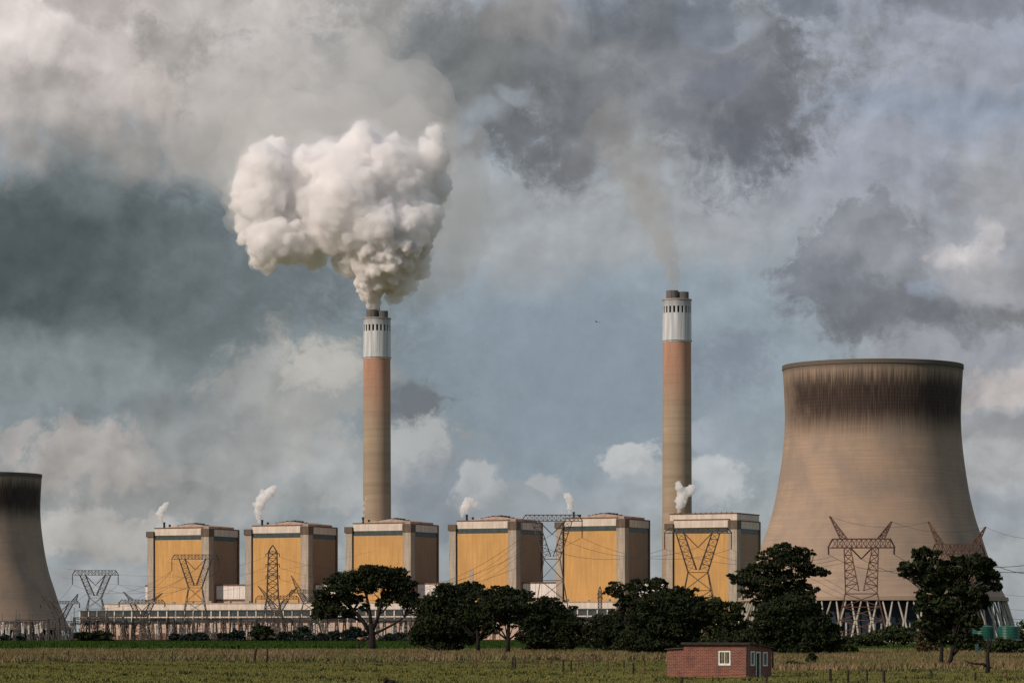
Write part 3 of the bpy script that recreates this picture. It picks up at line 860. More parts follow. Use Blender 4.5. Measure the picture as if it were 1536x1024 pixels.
pylon('p4', 'large dark flat-topped pylon standing in the gap between two boiler houses', 828, 1500, 772, 781, 46, 25, 838, 12, 33, drop=25, thick=1.35)
pylon('p5', 'flat-topped pylon with a deep V in front of the tallest boiler house', 1047, 1500, 792, 799, 51, 27, 858, 15, 36, drop=24, thick=1.35)
pylon('p6', 'large rusty horned pylon standing in front of the right cooling tower', 1292, 1216, 808, 821, 50, 21, 890, 24, 42,
      ((1245, 774, 1266), (1337, 782, 1321)), 'rust', R(-6), 3, 1.75, 'horned lattice pylons')
pylon('p7', 'rusty horned pylon half hidden behind the two-trunked tree at the right', 1437, 1260, 816, 830, 40, 20, 893, 22, 42,
      ((1393, 782, 1411), (1478, 790, 1462)), 'rust', R(-6), 3, 1.75, 'horned lattice pylons')
pylon('p8', 'horned pylon standing against the right flank of the left cooling tower', 90, 1960, 901, 905, 30, 16, 931, 6, 12, ((59, 889, 70), (117, 890, 111)), 'steel', 0, 3, 1, 'horned lattice pylons')
pylon('p9', 'horned pylon in front of the left end of the turbine hall', 213, 2050, 899, 904, 35, 15, 928, 7, 14, ((185, 887, 197), (244, 889, 230)), 'steel', 0, 3, 1, 'horned lattice pylons')
pylon('p10', 'horned pylon just left of the broad umbrella tree', 463, 1950, 884, 889, 29, 13, 904, 8, 22, ((437, 863, 448), (490, 865, 479)), 'steel', 0, 3, 1, 'horned lattice pylons')
pylon('p11', 'low horned pylon behind the narrow pointed pylon', 416, 2100, 893, 898, 33, 14, 916, 7, 15, ((387, 878, 400), (446, 880, 433)), 'steel', 0, 3, 1, 'horned lattice pylons')
def narrow(key, label, px, d, y0, ytop, hwt, bw, arms):
    s = S(d); Z = lambda y: EYE + (HY - y) * s
    root = empty('lattice_pylon', ((px - CX) * s, d, 0), label, 'pylon', 'narrow pointed pylons')
    w = .32 * max(1, d / 1500); wb = w * .6
    a, B2 = hwt * s, bw * s
    zt, z1 = Z(ytop), Z(y0)
    b = MB(); zm = Z(895) if y0 < 870 else zt * .55
    am = a * 1.35
    q4 = lambda h, z: [(-h, -h, z), (h, -h, z), (h, h, z), (-h, h, z)]
    b.lattice(q4(B2, 0), q4(am, zm), 4, w, wb); b.lattice(q4(am, zm), q4(a, zt), 7, w, wb)
    b.build('tower_body', M['steel'], root)
    b = MB()
    for x, y in ((-a, -a), (a, -a), (a, a), (-a, a)): b.bar((x, y, zt), (0, 0, z1), w)
    b.build('peak', M['steel'], root)
    att = []
    for ya in arms:
        b = MB(); z = Z(ya); h = a * 1.6
        for sg in (-1, 1):
            b.bar((0, -a * .6, z), (sg * h, 0, z), w); b.bar((0, a * .6, z), (sg * h, 0, z), w); b.bar((0, 0, z + 1.6), (sg * h, 0, z), wb)
        b.build('crossarm', M['steel'], root)
        for sg in (-1, 1):
            i = MB(); p = Vector((sg * h, 0, z)); i.tube([p, p - Vector((0, 0, 1.8))], .22, 6); i.build('insulator_string', M['insul'], root)
            att.append(root.location + p - Vector((0, 0, 1.8)))
    PY[key] = att
narrow('p3', 'tall narrow pointed pylon in front of the second boiler house', 409, 1950, 817, 827, 6.3, 20, (830, 846, 863))
narrow('p12', 'tiny narrow pointed pylon above the right end of the turbine hall', 900, 2600, 879, 886, 2.2, 4.5, (889, 895))

# conductors
def wire(p, q, sag, r, label, group='overhead power lines', name='power_line'):
    p = Vector(p); q = Vector(q); n = 18
    pts = [p.lerp(q, i / n) - Vector((0, 0, 4 * sag * (i / n) * (1 - i / n))) for i in range(n + 1)]
    o = MB().tube([x - p for x in pts], r * .62, 5).build(name, M['wire']); o.location = p
    return tag(o, label, 'power line', group)
def off(px, py, d): return PX(px, py, d)
W = lambda *a, **k: wire(*a, **k)
nm = ('upper', 'middle', 'lower')
# from p2 to the right across the boiler houses (towards p4) and to the left towards p1
for i, (a, b_) in enumerate(zip(PY['p2'][:3], PY['p1'][:3])):
    W(a, b_, 9, .13, ('left-hand' if 0 else ['nearest', 'middle', 'farthest'][i]) + ' of the three lines between the two flat-topped pylons at the left')
for i, a in enumerate(PY['p4'][:3]):
    W(a, off(505 - 30 * i, 872 + 8 * i, 1950), 14, .13, ['topmost', 'middle', 'lowest'][i] + ' of the lines rising from the umbrella tree to the pylon in the gap')
for i, (a, b_) in enumerate(zip(PY['p4'][:3], PY['p5'][:3])):
    W(a, b_, 7, .12, ['left', 'centre', 'right'][i] + '-attached line between the pylon in the gap and the V pylon')
for i, a in enumerate(PY['p5'][:3]):
    W(a, off(1246 + 10 * i, 835 + 4 * i, 1260), 5, .12, ['left', 'centre', 'right'][i] + '-attached line from the V pylon towards the rusty horned pylon')
for i, (a, b_) in enumerate(zip(PY['p6'][:3], PY['p7'][:3])):
    W(a, b_, 5, .13, ['left', 'centre', 'right'][i] + '-attached conductor between the two rusty horned pylons')
for i, (a, b_) in enumerate(zip(PY['p6'][3:], PY['p7'][3:])):
    W(a, b_, 3, .08, ['left', 'right'][i] + '-peak earth wire between the two rusty horned pylons')
for i, a in enumerate(PY['p7'][:3]):
    W(a, off(1600, 836 + 10 * i, 1200), 3, .20, ['topmost', 'middle', 'lowest'][i] + ' of the thick conductors leaving the half hidden pylon to the right')
W(PY['p7'][4], off(1600, 800, 1200), 3, .09, 'thin earth wire leaving the half hidden pylon to the right')
for i, y in enumerate((889, 910, 924, 928)):
    W(off(1488, y - 1, 1500), off(1600, y + 1, 1480), 1.5, .10 + .06 * (i > 1), ['highest', 'second highest', 'third', 'lowest'][i] + ' of the lines crossing right of the tower base')
for i, a in enumerate(PY['p3'][:6]):
    sg = i % 2
    W(a, off(600 if sg else 250, 838 + 17 * (i // 2) + (6 if sg else 4), 2200), 6, .10, nm[i // 2] + ' line leaving the narrow pointed pylon to the ' + ('right' if sg else 'left'))
for i, a in enumerate(PY['p2'][:3]):
    W(a, off(180 - 14 * i, 902 + 5 * i, 2300), 5, .12, ['highest', 'middle', 'lowest'][i] + ' line dropping from the leftmost boiler house pylon into the switchyard')
for i, a in enumerate(PY['p1'][:3]):
    W(a, off(66 + 9 * i, 906 + 9 * i, 2250), 4, .12, ['highest', 'middle', 'lowest'][i] + ' line dropping from the leftmost flat-topped pylon past the cooling tower')
for i in range(2):
    W(off(95, 866 - 14 * i, 2500), off(560, 846 - 20 * i, 2500), 12, .10, ['lower', 'upper'][i] + ' long faint line crossing the leftmost boiler houses')
for i in range(3):
    W(off(640, 866 + 8 * i, 2300), PY['p4'][0] + Vector((0, 30, -3 * i)), 9, .10, ['topmost', 'middle', 'lowest'][i] + ' line crossing the boiler house behind the tree clump')

# ------------------------------------------------------------------ switchyard in front of the turbine hall
def gantry():
    root = empty('switchyard_gantry', (0, 0, 0), 'x', 'gantry', 'lattice gantries of the switchyard')
    Wd, H = 22.0, 14.0
    for sx in (-1, 1):
        b = MB(); x = sx * Wd / 2
        b.lattice([(x - 1.3, -1.0, 0), (x + 1.3, -1.0, 0), (x + 1.3, 1.0, 0), (x - 1.3, 1.0, 0)], [(x - .4, -.4, H), (x + .4, -.4, H), (x + .4, .4, H), (x - .4, .4, H)], 5, .30, .18, False)
        b.bar((x, 0, H), (x, 0, H + 5.5), .22); b.build('gantry_leg', M['steel'], root)
    b = MB(); b.lattice([(-Wd / 2, -.5, H - 1.3), (-Wd / 2, -.5, H), (-Wd / 2, .5, H), (-Wd / 2, .5, H - 1.3)], [(Wd / 2, -.5, H - 1.3), (Wd / 2, -.5, H), (Wd / 2, .5, H), (Wd / 2, .5, H - 1.3)], 10, .28, .17, False)
    b.build('gantry_beam', M['steel'], root)
    for k in (-1, 0, 1):
        b = MB(); p = Vector((k * 6.5, 0, H - 1.3)); b.tube([p, p - Vector((0, 0, 2.6))], .28, 6)
        b.build('insulator_string', M['insul'], root)
    return root
g0 = gantry(); first = True
GSPOT = [(8, 2120), (26, 2160), (48, 2080), (66, 2140), (112, 2200), (124, 2150), (150, 2240), (168, 2120), (190, 2200), (226, 2150), (250, 2230), (272, 2130), (300, 2210), (322, 2150),
         (346, 2230), (370, 2140), (398, 2220), (424, 2150), (452, 2230), (478, 2160), (505, 2230), (575, 2200), (600, 2150), (628, 2230), (136, 2050), (158, 2080), (180, 2040), (204, 2070), (238, 2060), (262, 2040), (286, 2080), (312, 2050), (336, 2070), (360, 2045), (386, 2075), (412, 2050), (440, 2065), (466, 2045), (492, 2080), (588, 2060), (614, 2075), (640, 2050), (880, 2120), (905, 2150)]
GSPOT.sort()
ORD = ['first', 'second', 'third', 'fourth', 'fifth', 'sixth', 'seventh', 'eighth', 'ninth', 'tenth', 'eleventh', 'twelfth', 'thirteenth', 'fourteenth', 'fifteenth', 'sixteenth', 'seventeenth', 'eighteenth', 'nineteenth', 'twentieth', 'twenty-first', 'twenty-second', 'twenty-third', 'twenty-fourth'] + ['twenty-' + x for x in ('fifth', 'sixth', 'seventh', 'eighth', 'ninth')] + ['thirtieth'] + ['thirty-' + x for x in ('first', 'second', 'third', 'fourth', 'fifth', 'sixth', 'seventh', 'eighth', 'ninth')] + ['fortieth'] + ['forty-' + x for x in ('first', 'second', 'third', 'fourth', 'fifth', 'sixth')]
for i, (px, d) in enumerate(GSPOT):
    o = g0 if i == 0 else copy_tree(g0)
    if px < 100: d -= 190
    o.location = ((px - CX) / F * d, d, 0); o.rotation_euler = (0, 0, -ALPHA + rnd.uniform(-.15, .15) + (R(55) if i % 3 == 1 else 0))
    k = rnd.uniform(.85, 1.15); o.scale = (k, 1, k)
    where = 'against the left cooling tower' if px < 100 else 'in front of the turbine hall'
    o['label'] = f'low steel gantry {where}, {ORD[i]} gantry from the left'
def post_insulator():
    root = empty('busbar_support', (0, 0, 0), 'pale post insulator on a steel stand in the switchyard below the turbine hall', 'insulator post', 'post insulators in the switchyard')
    b = MB(); b.bar((-.4, 0, 0), (-.2, 0, 4.2), .22); b.bar((.4, 0, 0), (.2, 0, 4.2), .22); b.bar((-.5, 0, 2), (.5, 0, 3.4), .14); b.build('stand', M['steel'], root)
    b = MB(); prof = []
    for k in range(9): prof += [(.22, 4.2 + k * .4), (.42, 4.3 + k * .4)]
    b.lathe(prof + [(.1, 7.9)], 8); b.build('insulator', M['porcelain'], root)
    b = MB(); b.lathe([(.0, 7.8), (.55, 8.0), (.55, 8.5), (0, 8.7)], 8); b.build('cap', M['porcelain'], root)
    return root
p0 = post_insulator()
for i in range(150):
    px = rnd.choice([rnd.uniform(0, 75), rnd.uniform(118, 500), rnd.uniform(118, 500), rnd.uniform(118, 500), rnd.uniform(565, 645)]); d = rnd.uniform(2060, 2260)
    o = p0 if i == 0 else copy_tree(p0)
    if px < 100: d -= 150 + .3 * (d - 2060)
    o.location = ((px - CX) / F * d, d, 0); k = rnd.uniform(.8, 1.5); o.scale = (k, k, k)
for i, (xa, xb, y) in enumerate(((0, 110, 938), (118, 320, 934), (118, 500, 942), (240, 500, 928), (560, 650, 940))):
    W(off(xa, y, 2170 - 210 * (i == 0)), off(xb, y - 2, 2140 - 180 * (i == 0)), .6, .16, ['against the left cooling tower', 'in front of the left end of the turbine hall', 'lowest long one before the turbine hall', 'highest one below the ochre boiler houses', 'right of the umbrella tree'][i].join(('switchyard busbar ', ' ')).strip(), 'switchyard busbars', 'busbar')

# ------------------------------------------------------------------ smoke
def ico(sub):
    import bmesh
    bm = bmesh.new(); bmesh.ops.create_icosphere(bm, subdivisions=sub, radius=1.0)
    v = np.array([p.co[:] for p in bm.verts]); f = np.array([[x.index for x in q.verts] for q in bm.faces]); bm.free(); return v, f
ICO = {1: ico(1), 2: ico(2), 3: ico(3)}
def puff_mesh(name, spheres, voxel, mat, parent, levels=2, seed=1, kids=(22, 9), fr=(.42, .40), smooth=2, rough=None):
    r = random.Random(seed)
    VS, FS, nv = [], [], 0
    def put(c, rad, sub):
        nonlocal nv
        v, f = ICO[sub]
        VS.append(v * rad + np.array(c[:])); FS.append(f + nv); nv += len(v)
    def grow(c, rad, lv):
        put(c, rad, 3 if lv == 0 else (2 if lv == 1 else 1))
        if lv >= levels: return
        for _ in range(kids[lv]):
            z = r.uniform(-1, 1); a = r.uniform(0, 6.2832); q = math.sqrt(1 - z * z)
            k = rad * fr[lv] * r.uniform(.6, 1.25)
            if k < voxel * 1.1: continue
            grow(c + Vector((q * math.cos(a), q * math.sin(a), z)) * (rad * r.uniform(.82, 1.02)), k, lv + 1)
    for c, rad in spheres: grow(Vector(c), rad, 0)
    me = bpy.data.meshes.new(name)
    me.from_pydata(np.concatenate(VS).tolist(), [], np.concatenate(FS).tolist())
    o = bpy.data.objects.new(name, me); COL.objects.link(o)
    m = o.modifiers.new('remesh', 'REMESH'); m.mode = 'VOXEL'; m.voxel_size = voxel; m.adaptivity = 0
    if smooth:
        s = o.modifiers.new('smooth', 'SMOOTH'); s.factor = .5; s.iterations = smooth
    dg = bpy.context.evaluated_depsgraph_get()
    new = bpy.data.meshes.new_from_object(o.evaluated_get(dg))
    o.modifiers.clear(); o.data = new; bpy.data.meshes.remove(me); new.name = name
    if rough:
        from mathutils import noise as mn
        amp, wl = rough
        co = np.empty(len(new.vertices) * 3, np.float32); new.vertices.foreach_get('co', co); co = co.reshape(-1, 3)
        no = np.array([v.normal[:] for v in new.vertices])
        dv = np.array([mn.fractal(Vector(c) / wl, 1.0, 2.1, 4) for c in co])
        new.vertices.foreach_set('co', (co + no * (dv * amp)[:, None]).astype(np.float32).ravel()); new.update()
    new.materials.clear(); new.materials.append(mat)
    if parent is not None:
        o.parent = parent; KIDS.setdefault(parent.name, []).append(o)
    return o
def volume_mat(name, c, dens, aniso=.15):
    m = bpy.data.materials.new(name); m.use_nodes = True
    nt = m.node_tree; nt.nodes.clear()
    out = nt.nodes.new('ShaderNodeOutputMaterial'); v = nt.nodes.new('ShaderNodeVolumePrincipled')
    v.inputs['Color'].default_value = (*c, 1); v.inputs['Density'].default_value = dens; v.inputs['Anisotropy'].default_value = aniso
    nt.links.new(v.outputs[0], out.inputs['Volume'])
    return m
VM_dense = volume_mat('dense_white_smoke', (.993, .984, .981), .6, 0)
VM_body = volume_mat('white_smoke', (.998, .993, .993), .20, 0)
VM_fringe = volume_mat('smoke_fringe', (.996, .989, .989), .026, 0)
VM_torn = volume_mat('torn_smoke', (.992, .985, .982), .014, 0)
VM_veil = volume_mat('thin_smoke', (.985, .972, .966), .009)
VM_wisp = volume_mat('white_steam', (.997, .995, .993), .34, 0)
VM_faint = volume_mat('faint_brown_smoke', (.80, .74, .695), .024)

def sph(lst, d, base, depth=0.0, seed=3):
    r = random.Random(seed); s = S(d); out = []
    for it in lst:
        px, py, rad = it[:3]; dz = it[3] if len(it) > 3 else r.uniform(-1, 1) * depth
        out.append((PX(px, py, d) + Vector((0, dz, 0)) - base, rad * s))
    return out
def plume():
    top = PX(562, 466, D1)
    root = empty('smoke_plume', top, 'thick billowing white smoke pouring from the left chimney', 'smoke')
    root['kind'] = 'thing'
    stem = [(563, 463, 8, -2), (560, 454, 11, -3), (557, 444, 14, -6), (556, 433, 18, -9), (559, 421, 23, -13), (565, 409, 28, -18), (573, 398, 33, -22), (584, 386, 36, -26), (552, 410, 17, -22), (545, 400, 17, -22), (585, 420, 20, -4), (597, 402, 26, -14), (610, 386, 26, -16), (560, 382, 24, -34), (600, 366, 34, -30), (575, 366, 30, -36), (625, 368, 22, -16)]
    puff_mesh('smoke_column', sph(stem, D1, top), .95, VM_dense, root, 2, 5, (60, 12), (.25, .42), 1)
    body = [(x_, y_, r_ * .86) for x_, y_, r_ in [(395, 300, 50), (382, 335, 38), (400, 258, 42), (375, 275, 30), (410, 360, 44), (388, 392, 16), (395, 385, 24), (445, 365, 40), (450, 305, 66), (415, 225, 24), (470, 262, 48), (500, 250, 42), (495, 345, 46), (470, 385, 20),
            (525, 300, 74), (545, 228, 38), (544, 205, 18), (580, 265, 62), (600, 320, 60), (630, 270, 46), (650, 235, 30), (655, 205, 16), (545, 365, 46), (600, 375, 48), (625, 345, 34), (575, 395, 38), (525, 395, 26), (620, 395, 28), (605, 425, 24), (590, 440, 16), (430, 280, 40), (480, 320, 48), (560, 310, 56), (510, 345, 44), (575, 345, 44), (520, 262, 44), (610, 290, 46)]]
    bs = sph(body, D1, top, 26, 8) + sph([(570, 348, 36, -42), (538, 362, 28, -36), (612, 348, 32, -34), (500, 330, 30, -40), (640, 330, 26, -20)], D1, top)
    puff_mesh('smoke_billow', [(c, r_ * .92) for c, r_ in bs], 1.3, VM_body, root, 2, 9, (64, 8), (.27, .42), 1, rough=(3.6, 8.0))
    puff_mesh('smoke_fringe', [(c, r_ * 1.0) for c, r_ in bs], 1.8, VM_fringe, root, 1, 31, (56, 0), (.27, .4), 1, rough=(4.5, 13.0))
    puff_mesh('smoke_fringe', [(c, r_ * 1.12) for c, r_ in bs if c.z > 95], 2.6, VM_torn, root, 1, 44, (36, 0), (.42, .4), 1, rough=(7.0, 20.0))
    veil = [(x_, y_, r_, d_ + 62) for x_, y_, r_, d_ in [(640, 300, 62, 50), (665, 260, 56, 60), (680, 330, 48, 70), (650, 380, 42, 60), (625, 425, 28, 40), (700, 270, 44, 90), (690, 210, 45, 80), (600, 225, 60, 60), (530, 215, 60, 60), (450, 210, 60, 60), (380, 215, 50, 70), (365, 255, 40, 60), (630, 180, 50, 80), (410, 170, 60, 70), (480, 165, 70, 70), (550, 165, 60, 80), (360, 170, 45, 60), (440, 180, 60, 0), (520, 185, 60, 10), (590, 195, 55, 10), (640, 210, 45, 10), (395, 190, 50, 0), (350, 230, 40, 0), (300, 190, 60, 60), (330, 120, 70, 80), (420, 110, 80, 80), (520, 110, 80, 80), (610, 120, 70, 80)]]
    puff_mesh('thin_smoke', sph(veil, D1, top), 3.2, VM_veil, root, 1, 4, (26, 0), (.45, .4), 4, rough=(4.5, 26.0))
plume()
def faint():
    top = PX(1014, 441, D2)
    root = empty('smoke_trail', top, 'faint brownish smoke trail rising from the right chimney', 'smoke')
    tr = [(1014, 440, 7), (1013, 430, 9), (1012, 418, 11), (1008, 404, 13), (1004, 390, 16), (999, 374, 18), (993, 358, 20), (987, 342, 23), (981, 324, 26), (974, 306, 29), (967, 288, 32), (960, 268, 35), (954, 246, 38)]
    tr += [(946, 226, 40), (936, 206, 42), (925, 190, 44)]
    for k, (n_, dn) in enumerate(((len(tr), .0042), (13, .0036), (10, .005), (7, .009), (4, .02))):
        puff_mesh('thin_smoke', [(c, r_ * (1 - .05 * k)) for c, r_ in sph(tr[:n_], D2, top, 6)], 1.6, volume_mat('faint_brown_smoke', (.82, .785, .755), dn * 1.3), root, 2, 12 + k, (14, 5), (.45, .4), 4, rough=(4.0, 14.0))
faint()
WISP = [
    ((241, 789), [(241, 788, 2), (242, 782, 3), (241, 776, 4.5), (240, 770, 5.5), (244, 764, 5.5), (248, 758, 4.5), (251, 755, 3)], 0, 'small white steam puff above the leftmost boiler house'),
    ((388, 783), [(389, 782, 3), (388, 775, 4.5), (387, 767, 6), (389, 758, 7.5), (393, 750, 8), (399, 742, 8), (406, 737, 7), (411, 733, 5)], 1, 'tall white steam puff above the boiler house behind the narrow pylon'),
    ((543, 782), [(543, 781, 2), (545, 772, 2.5), (546, 763, 3), (546, 754, 3), (549, 748, 2)], 2, 'thin steam wisp at the left foot of the smoking chimney'),
    ((693, 775), [(693, 774, 2.5), (694, 768, 4), (696, 762, 6), (701, 756, 7.5), (706, 754, 6.5), (713, 757, 4.5), (700, 749, 4)], 3, 'white steam puff above the boiler house behind the tree clump'),
    ((853, 769), [(854, 768, 2.5), (855, 762, 4), (856, 756, 5.5), (855, 750, 6), (852, 745, 5), (849, 742, 3.5)], 4, 'white steam puff right above the pylon in the gap'),
    ((1018, 767), [(1018, 766, 3), (1019, 759, 5), (1020, 751, 7), (1024, 743, 8.5), (1032, 737, 8), (1037, 732, 6), (1018, 731, 6), (1017, 725, 4), (1024, 753, 6)], 5, 'white steam puff in front of the foot of the right chimney'),
]
for (bx, by), lst, i, label in WISP:
    d = row(PITCH * i - 40, 5).y
    base = PX(bx, by, d)
    root = empty('steam_puff', base, label, 'steam', 'steam puffs above the boiler houses')
    puff_mesh('steam', sph(lst, d, base, 2.0, i), .55, VM_wisp if i != 2 else VM_body, root, 2, 20 + i, (14, 5), (.42, .4), 1)

# ------------------------------------------------------------------ trees
def leaves(name, pads, mat, parent, dens, size, seed, gap=.55, flat=.5):
    """pads: (centre, rx, ry, rz) metres; leaf cards gathered in small clumps over each pad"""
    g = np.random.default_rng(seed); out = []; tones = []
    for c, rx, ry, rz in pads:
        area = rx * rz
        ncl = max(12, int(dens * area / (size * size) * 1.2))
        th = g.random(ncl) * 6.2832; cz = g.uniform(-.75, 1, ncl); q = np.sqrt(1 - cz * cz)
        rr = g.uniform(.35, 1.0, ncl) ** .6
        C = np.stack([rx * rr * q * np.cos(th), ry * rr * q * np.sin(th), rz * rr * cz], 1) + np.array(c[:])
        C += g.normal(0, .06, C.shape) * np.array([rx, ry, rz])
        per = 16
        cr = np.minimum(.24 * (rx * rz) ** .5, size * 3.4) * (.6 + .8 * g.random(ncl))
        L = g.normal(0, .5, (ncl, per, 3)) * cr[:, None, None]
        L[:, :, 2] *= .6
        Pt = (C[:, None, :] + L).reshape(-1, 3)
        n = len(Pt)
        a = g.normal(0, 1, (n, 3)); a /= np.linalg.norm(a, axis=1)[:, None]
        b = np.cross(a, g.normal(0, 1, (n, 3))); b /= np.linalg.norm(b, axis=1)[:, None]
        sl = size * (.55 + .9 * g.random(n))[:, None]
        A = a * sl; B = b * sl * .45
        quad = np.stack([Pt - A, Pt + B, Pt + A, Pt - B], 1)
        out.append(quad.reshape(-1, 3)); tones.append(np.clip(np.repeat(g.random(ncl), per) * .7 + g.random(n) * .3, 0, 1))
    return mesh_np(name, np.concatenate(out), 4, mat, parent, np.concatenate(tones))
TREES = {}
def tree(label, px, ybase, trunks, pads, leaf='leaf', dens=1.0, seed=1, d=None, size=None, group=None, name='tree', cat='tree', deep=.8, limbs=True):
    """trunks: lists of (px, py, radius px); pads: (px, py, rx, ry[, depth px]) all in photo pixels at the tree's distance"""
    d = d or ground_d(ybase); s = S(d); base = Vector(((px - CX) * s, d, 0)); r = random.Random(seed)
    root = empty(name, base, label, cat, group)
    loc = lambda x, y, dep=0: Vector(((x - px) * s, dep * s, EYE + (HY - y) * s))
    P3 = []
    for p in pads:
        dep = p[4] if len(p) > 4 else r.uniform(-.55, .55) * p[2]
        P3.append((loc(p[0], p[1], dep), p[2] * s * 1.08, p[2] * s * deep, p[3] * s * 1.12))
    for c_, a_, b_, e_ in list(P3):
        for _ in range(4):
            th = r.uniform(-.5, 3.6); q_ = r.uniform(.85, 1.12); k_ = r.uniform(.26, .46)
            P3.append((c_ + Vector((a_ * q_ * math.cos(th), b_ * r.uniform(-.7, .7), e_ * q_ * math.sin(th))), a_ * k_, b_ * k_, e_ * k_ * .9))
    size = size or max(.30, 2.1 * s)
    T = MB(); nodes = []
    for t in trunks:
        pts = [loc(x, y) for x, y, _ in t]; rad = [max(.04, q * s) for _, _, q in t]
        pts[0].z = min(pts[0].z, 0) if t is trunks[0] or abs(t[0][1] - ybase) < 4 else pts[0].z
        T.tube(pts, rad, 8); 
        nodes += list(zip(pts, rad))
    if trunks and limbs:
        Bm = T
        for c, rx, ry, rz in P3:
            cand = [(n_, q) for n_, q in nodes if n_.z < c.z - .2 * rz] or nodes[:1]
            n_, q = min(cand, key=lambda a: (a[0] - c).length + (0 if a[0].z > 1 else 4))
            for k in range(3):
                e = c + Vector((r.uniform(-.7, .7) * rx, r.uniform(-.6, .6) * ry, r.uniform(-.3, .4) * rz))
                m1 = n_.lerp(e, .45) + Vector((0, 0, -.05 * (e - n_).length + r.uniform(-.3, .3)))
                Bm.tube([n_, m1, e], [min(q * .5, .20), min(q * .34, .12), .04], 5)
    if trunks: T.build('trunk', M['bark'], root, True)
    leaves('crown', P3, M[leaf], root, dens, size, seed)
    return root
tree('broad umbrella-shaped tree standing alone with open branches below its dome', 559, 978,
     [[(559, 979, 7.5), (558, 965, 5.5), (558, 950, 5), (556, 935, 4.2)], [(556, 950, 3.5), (545, 932, 3), (530, 914, 2.4), (514, 900, 1.6)], [(557, 945, 3.2), (555, 920, 2.6), (550, 895, 2), (548, 872, 1.2)], [(559, 945, 3.2), (568, 922, 2.4), (572, 900, 2), (576, 874, 1.2)],
      [(561, 950, 2.6), (572, 945, 2), (590, 936, 1.5), (606, 926, 1)], [(556, 958, 2.2), (547, 955, 1.8), (540, 964, 1.4), (534, 977, 1)], [(556, 955, 1.8), (546, 960, 1.3), (543, 976, 1)], [(545, 932, 2.4), (528, 925, 1.8), (505, 926, 1.2)]],
     [(550, 862, 30, 10), (585, 863, 26, 11), (520, 870, 24, 12), (600, 878, 20, 12), (570, 872, 34, 12), (540, 880, 26, 10), (500, 888, 20, 10), (515, 898, 18, 10), (490, 903, 16, 10), (486, 918, 13, 9), (505, 915, 14, 8), (608, 895, 15, 10), (614, 906, 11, 8), (590, 896, 16, 8), (530, 900, 12, 7), (560, 855, 20, 6), (476, 924, 8, 6), (575, 905, 9, 6), (548, 912, 7, 5), (526, 922, 8, 5)],
     'leaf', 1.6, 11)
tree('dense dark tree, leftmost of the clump, foliage nearly touching the grass', 685, 981, [[(685, 982, 5), (684, 960, 4), (682, 930, 3)]],
     [(672, 900, 30, 18), (690, 892, 28, 14), (655, 915, 26, 18), (645, 935, 22, 18), (665, 935, 34, 22), (690, 930, 32, 22), (660, 955, 34, 14), (632, 952, 14, 10), (690, 955, 24, 14), (670, 968, 18, 8), (705, 884, 18, 8), (622, 962, 8, 8)], 'leaf', 1.25, 21)
tree('slim-trunked dark tree in the clump behind the fallen log', 717, 982, [[(717, 983, 3.4), (717, 960, 2.8), (716, 930, 2.4), (712, 905, 1.6)]],
     [(708, 888, 16, 9), (718, 902, 22, 14), (728, 922, 20, 14), (716, 940, 18, 10), (735, 945, 14, 8), (705, 925, 16, 12)], 'leaf', 1.0, 22)
tree('dark tree with a clear bare lower trunk, middle of the clump', 762, 984, [[(762, 985, 4), (762, 960, 3), (763, 935, 2.6), (758, 905, 1.8)]],
     [(755, 890, 24, 9), (740, 897, 18, 10), (772, 896, 24, 10), (760, 906, 28, 12), (785, 912, 18, 12), (740, 918, 16, 10), (768, 925, 18, 10), (782, 935, 16, 10), (745, 935, 10, 7)], 'leaf', 1.0, 23)
tree('round dense dark tree at the right end of the clump', 822, 979, [[(822, 980, 4), (822, 950, 3), (820, 925, 2)]],
     [(818, 912, 26, 11), (840, 922, 24, 12), (800, 922, 20, 12), (815, 938, 34, 16), (850, 940, 24, 13), (866, 946, 15, 10), (800, 955, 22, 14), (830, 960, 36, 14), (858, 962, 20, 10), (876, 950, 6, 7), (852, 972, 8, 6), (815, 972, 24, 6)], 'leaf', 1.2, 24)
tree('low dark bushy tree left of the feathery-topped tree', 915, 981, [[(915, 982, 3), (915, 955, 2)]],
     [(905, 938, 24, 12), (925, 930, 22, 14), (895, 950, 18, 12), (920, 952, 30, 16), (940, 960, 22, 16), (900, 965, 18, 10), (930, 974, 24, 8)], 'leaf', 1.1, 25)
tree('feathery-topped tree with pale gaps, above the turbine hall end', 936, 983, [[(945, 984, 3.6), (942, 950, 3), (938, 920, 2.4), (930, 895, 1.8)], [(942, 930, 2), (958, 905, 1.5), (968, 885, 1)]],
     [(932, 880, 18, 7), (922, 890, 12, 7), (945, 892, 16, 9), (968, 876, 22, 7), (988, 880, 16, 8), (975, 892, 14, 7), (950, 912, 16, 12), (935, 905, 12, 8)], 'leaf', .75, 26)
tree('wide dense black-green tree left of the brick hut', 985, 985, [[(985, 986, 5), (985, 955, 4), (988, 925, 3)]],
     [(1000, 895, 24, 10), (1020, 893, 22, 11), (985, 908, 26, 14), (1010, 915, 34, 18), (970, 925, 26, 16), (1040, 908, 18, 12), (995, 940, 38, 18), (965, 950, 24, 18), (1025, 942, 30, 16), (980, 968, 36, 14), (1010, 968, 26, 12), (1050, 925, 18, 10)], 'leaf', 1.25, 27)
tree('lighter green leafy tree directly behind the brick hut', 1072, 980, [[(1072, 981, 3.5), (1072, 950, 2.6), (1070, 930, 2)]],
     [(1062, 905, 24, 9), (1090, 912, 20, 9), (1050, 918, 22, 10), (1075, 928, 26, 11), (1100, 932, 18, 10), (1055, 945, 26, 12), (1090, 950, 28, 12), (1115, 955, 24, 10), (1060, 963, 30, 8), (1120, 945, 16, 9)], 'leafb', .95, 28)
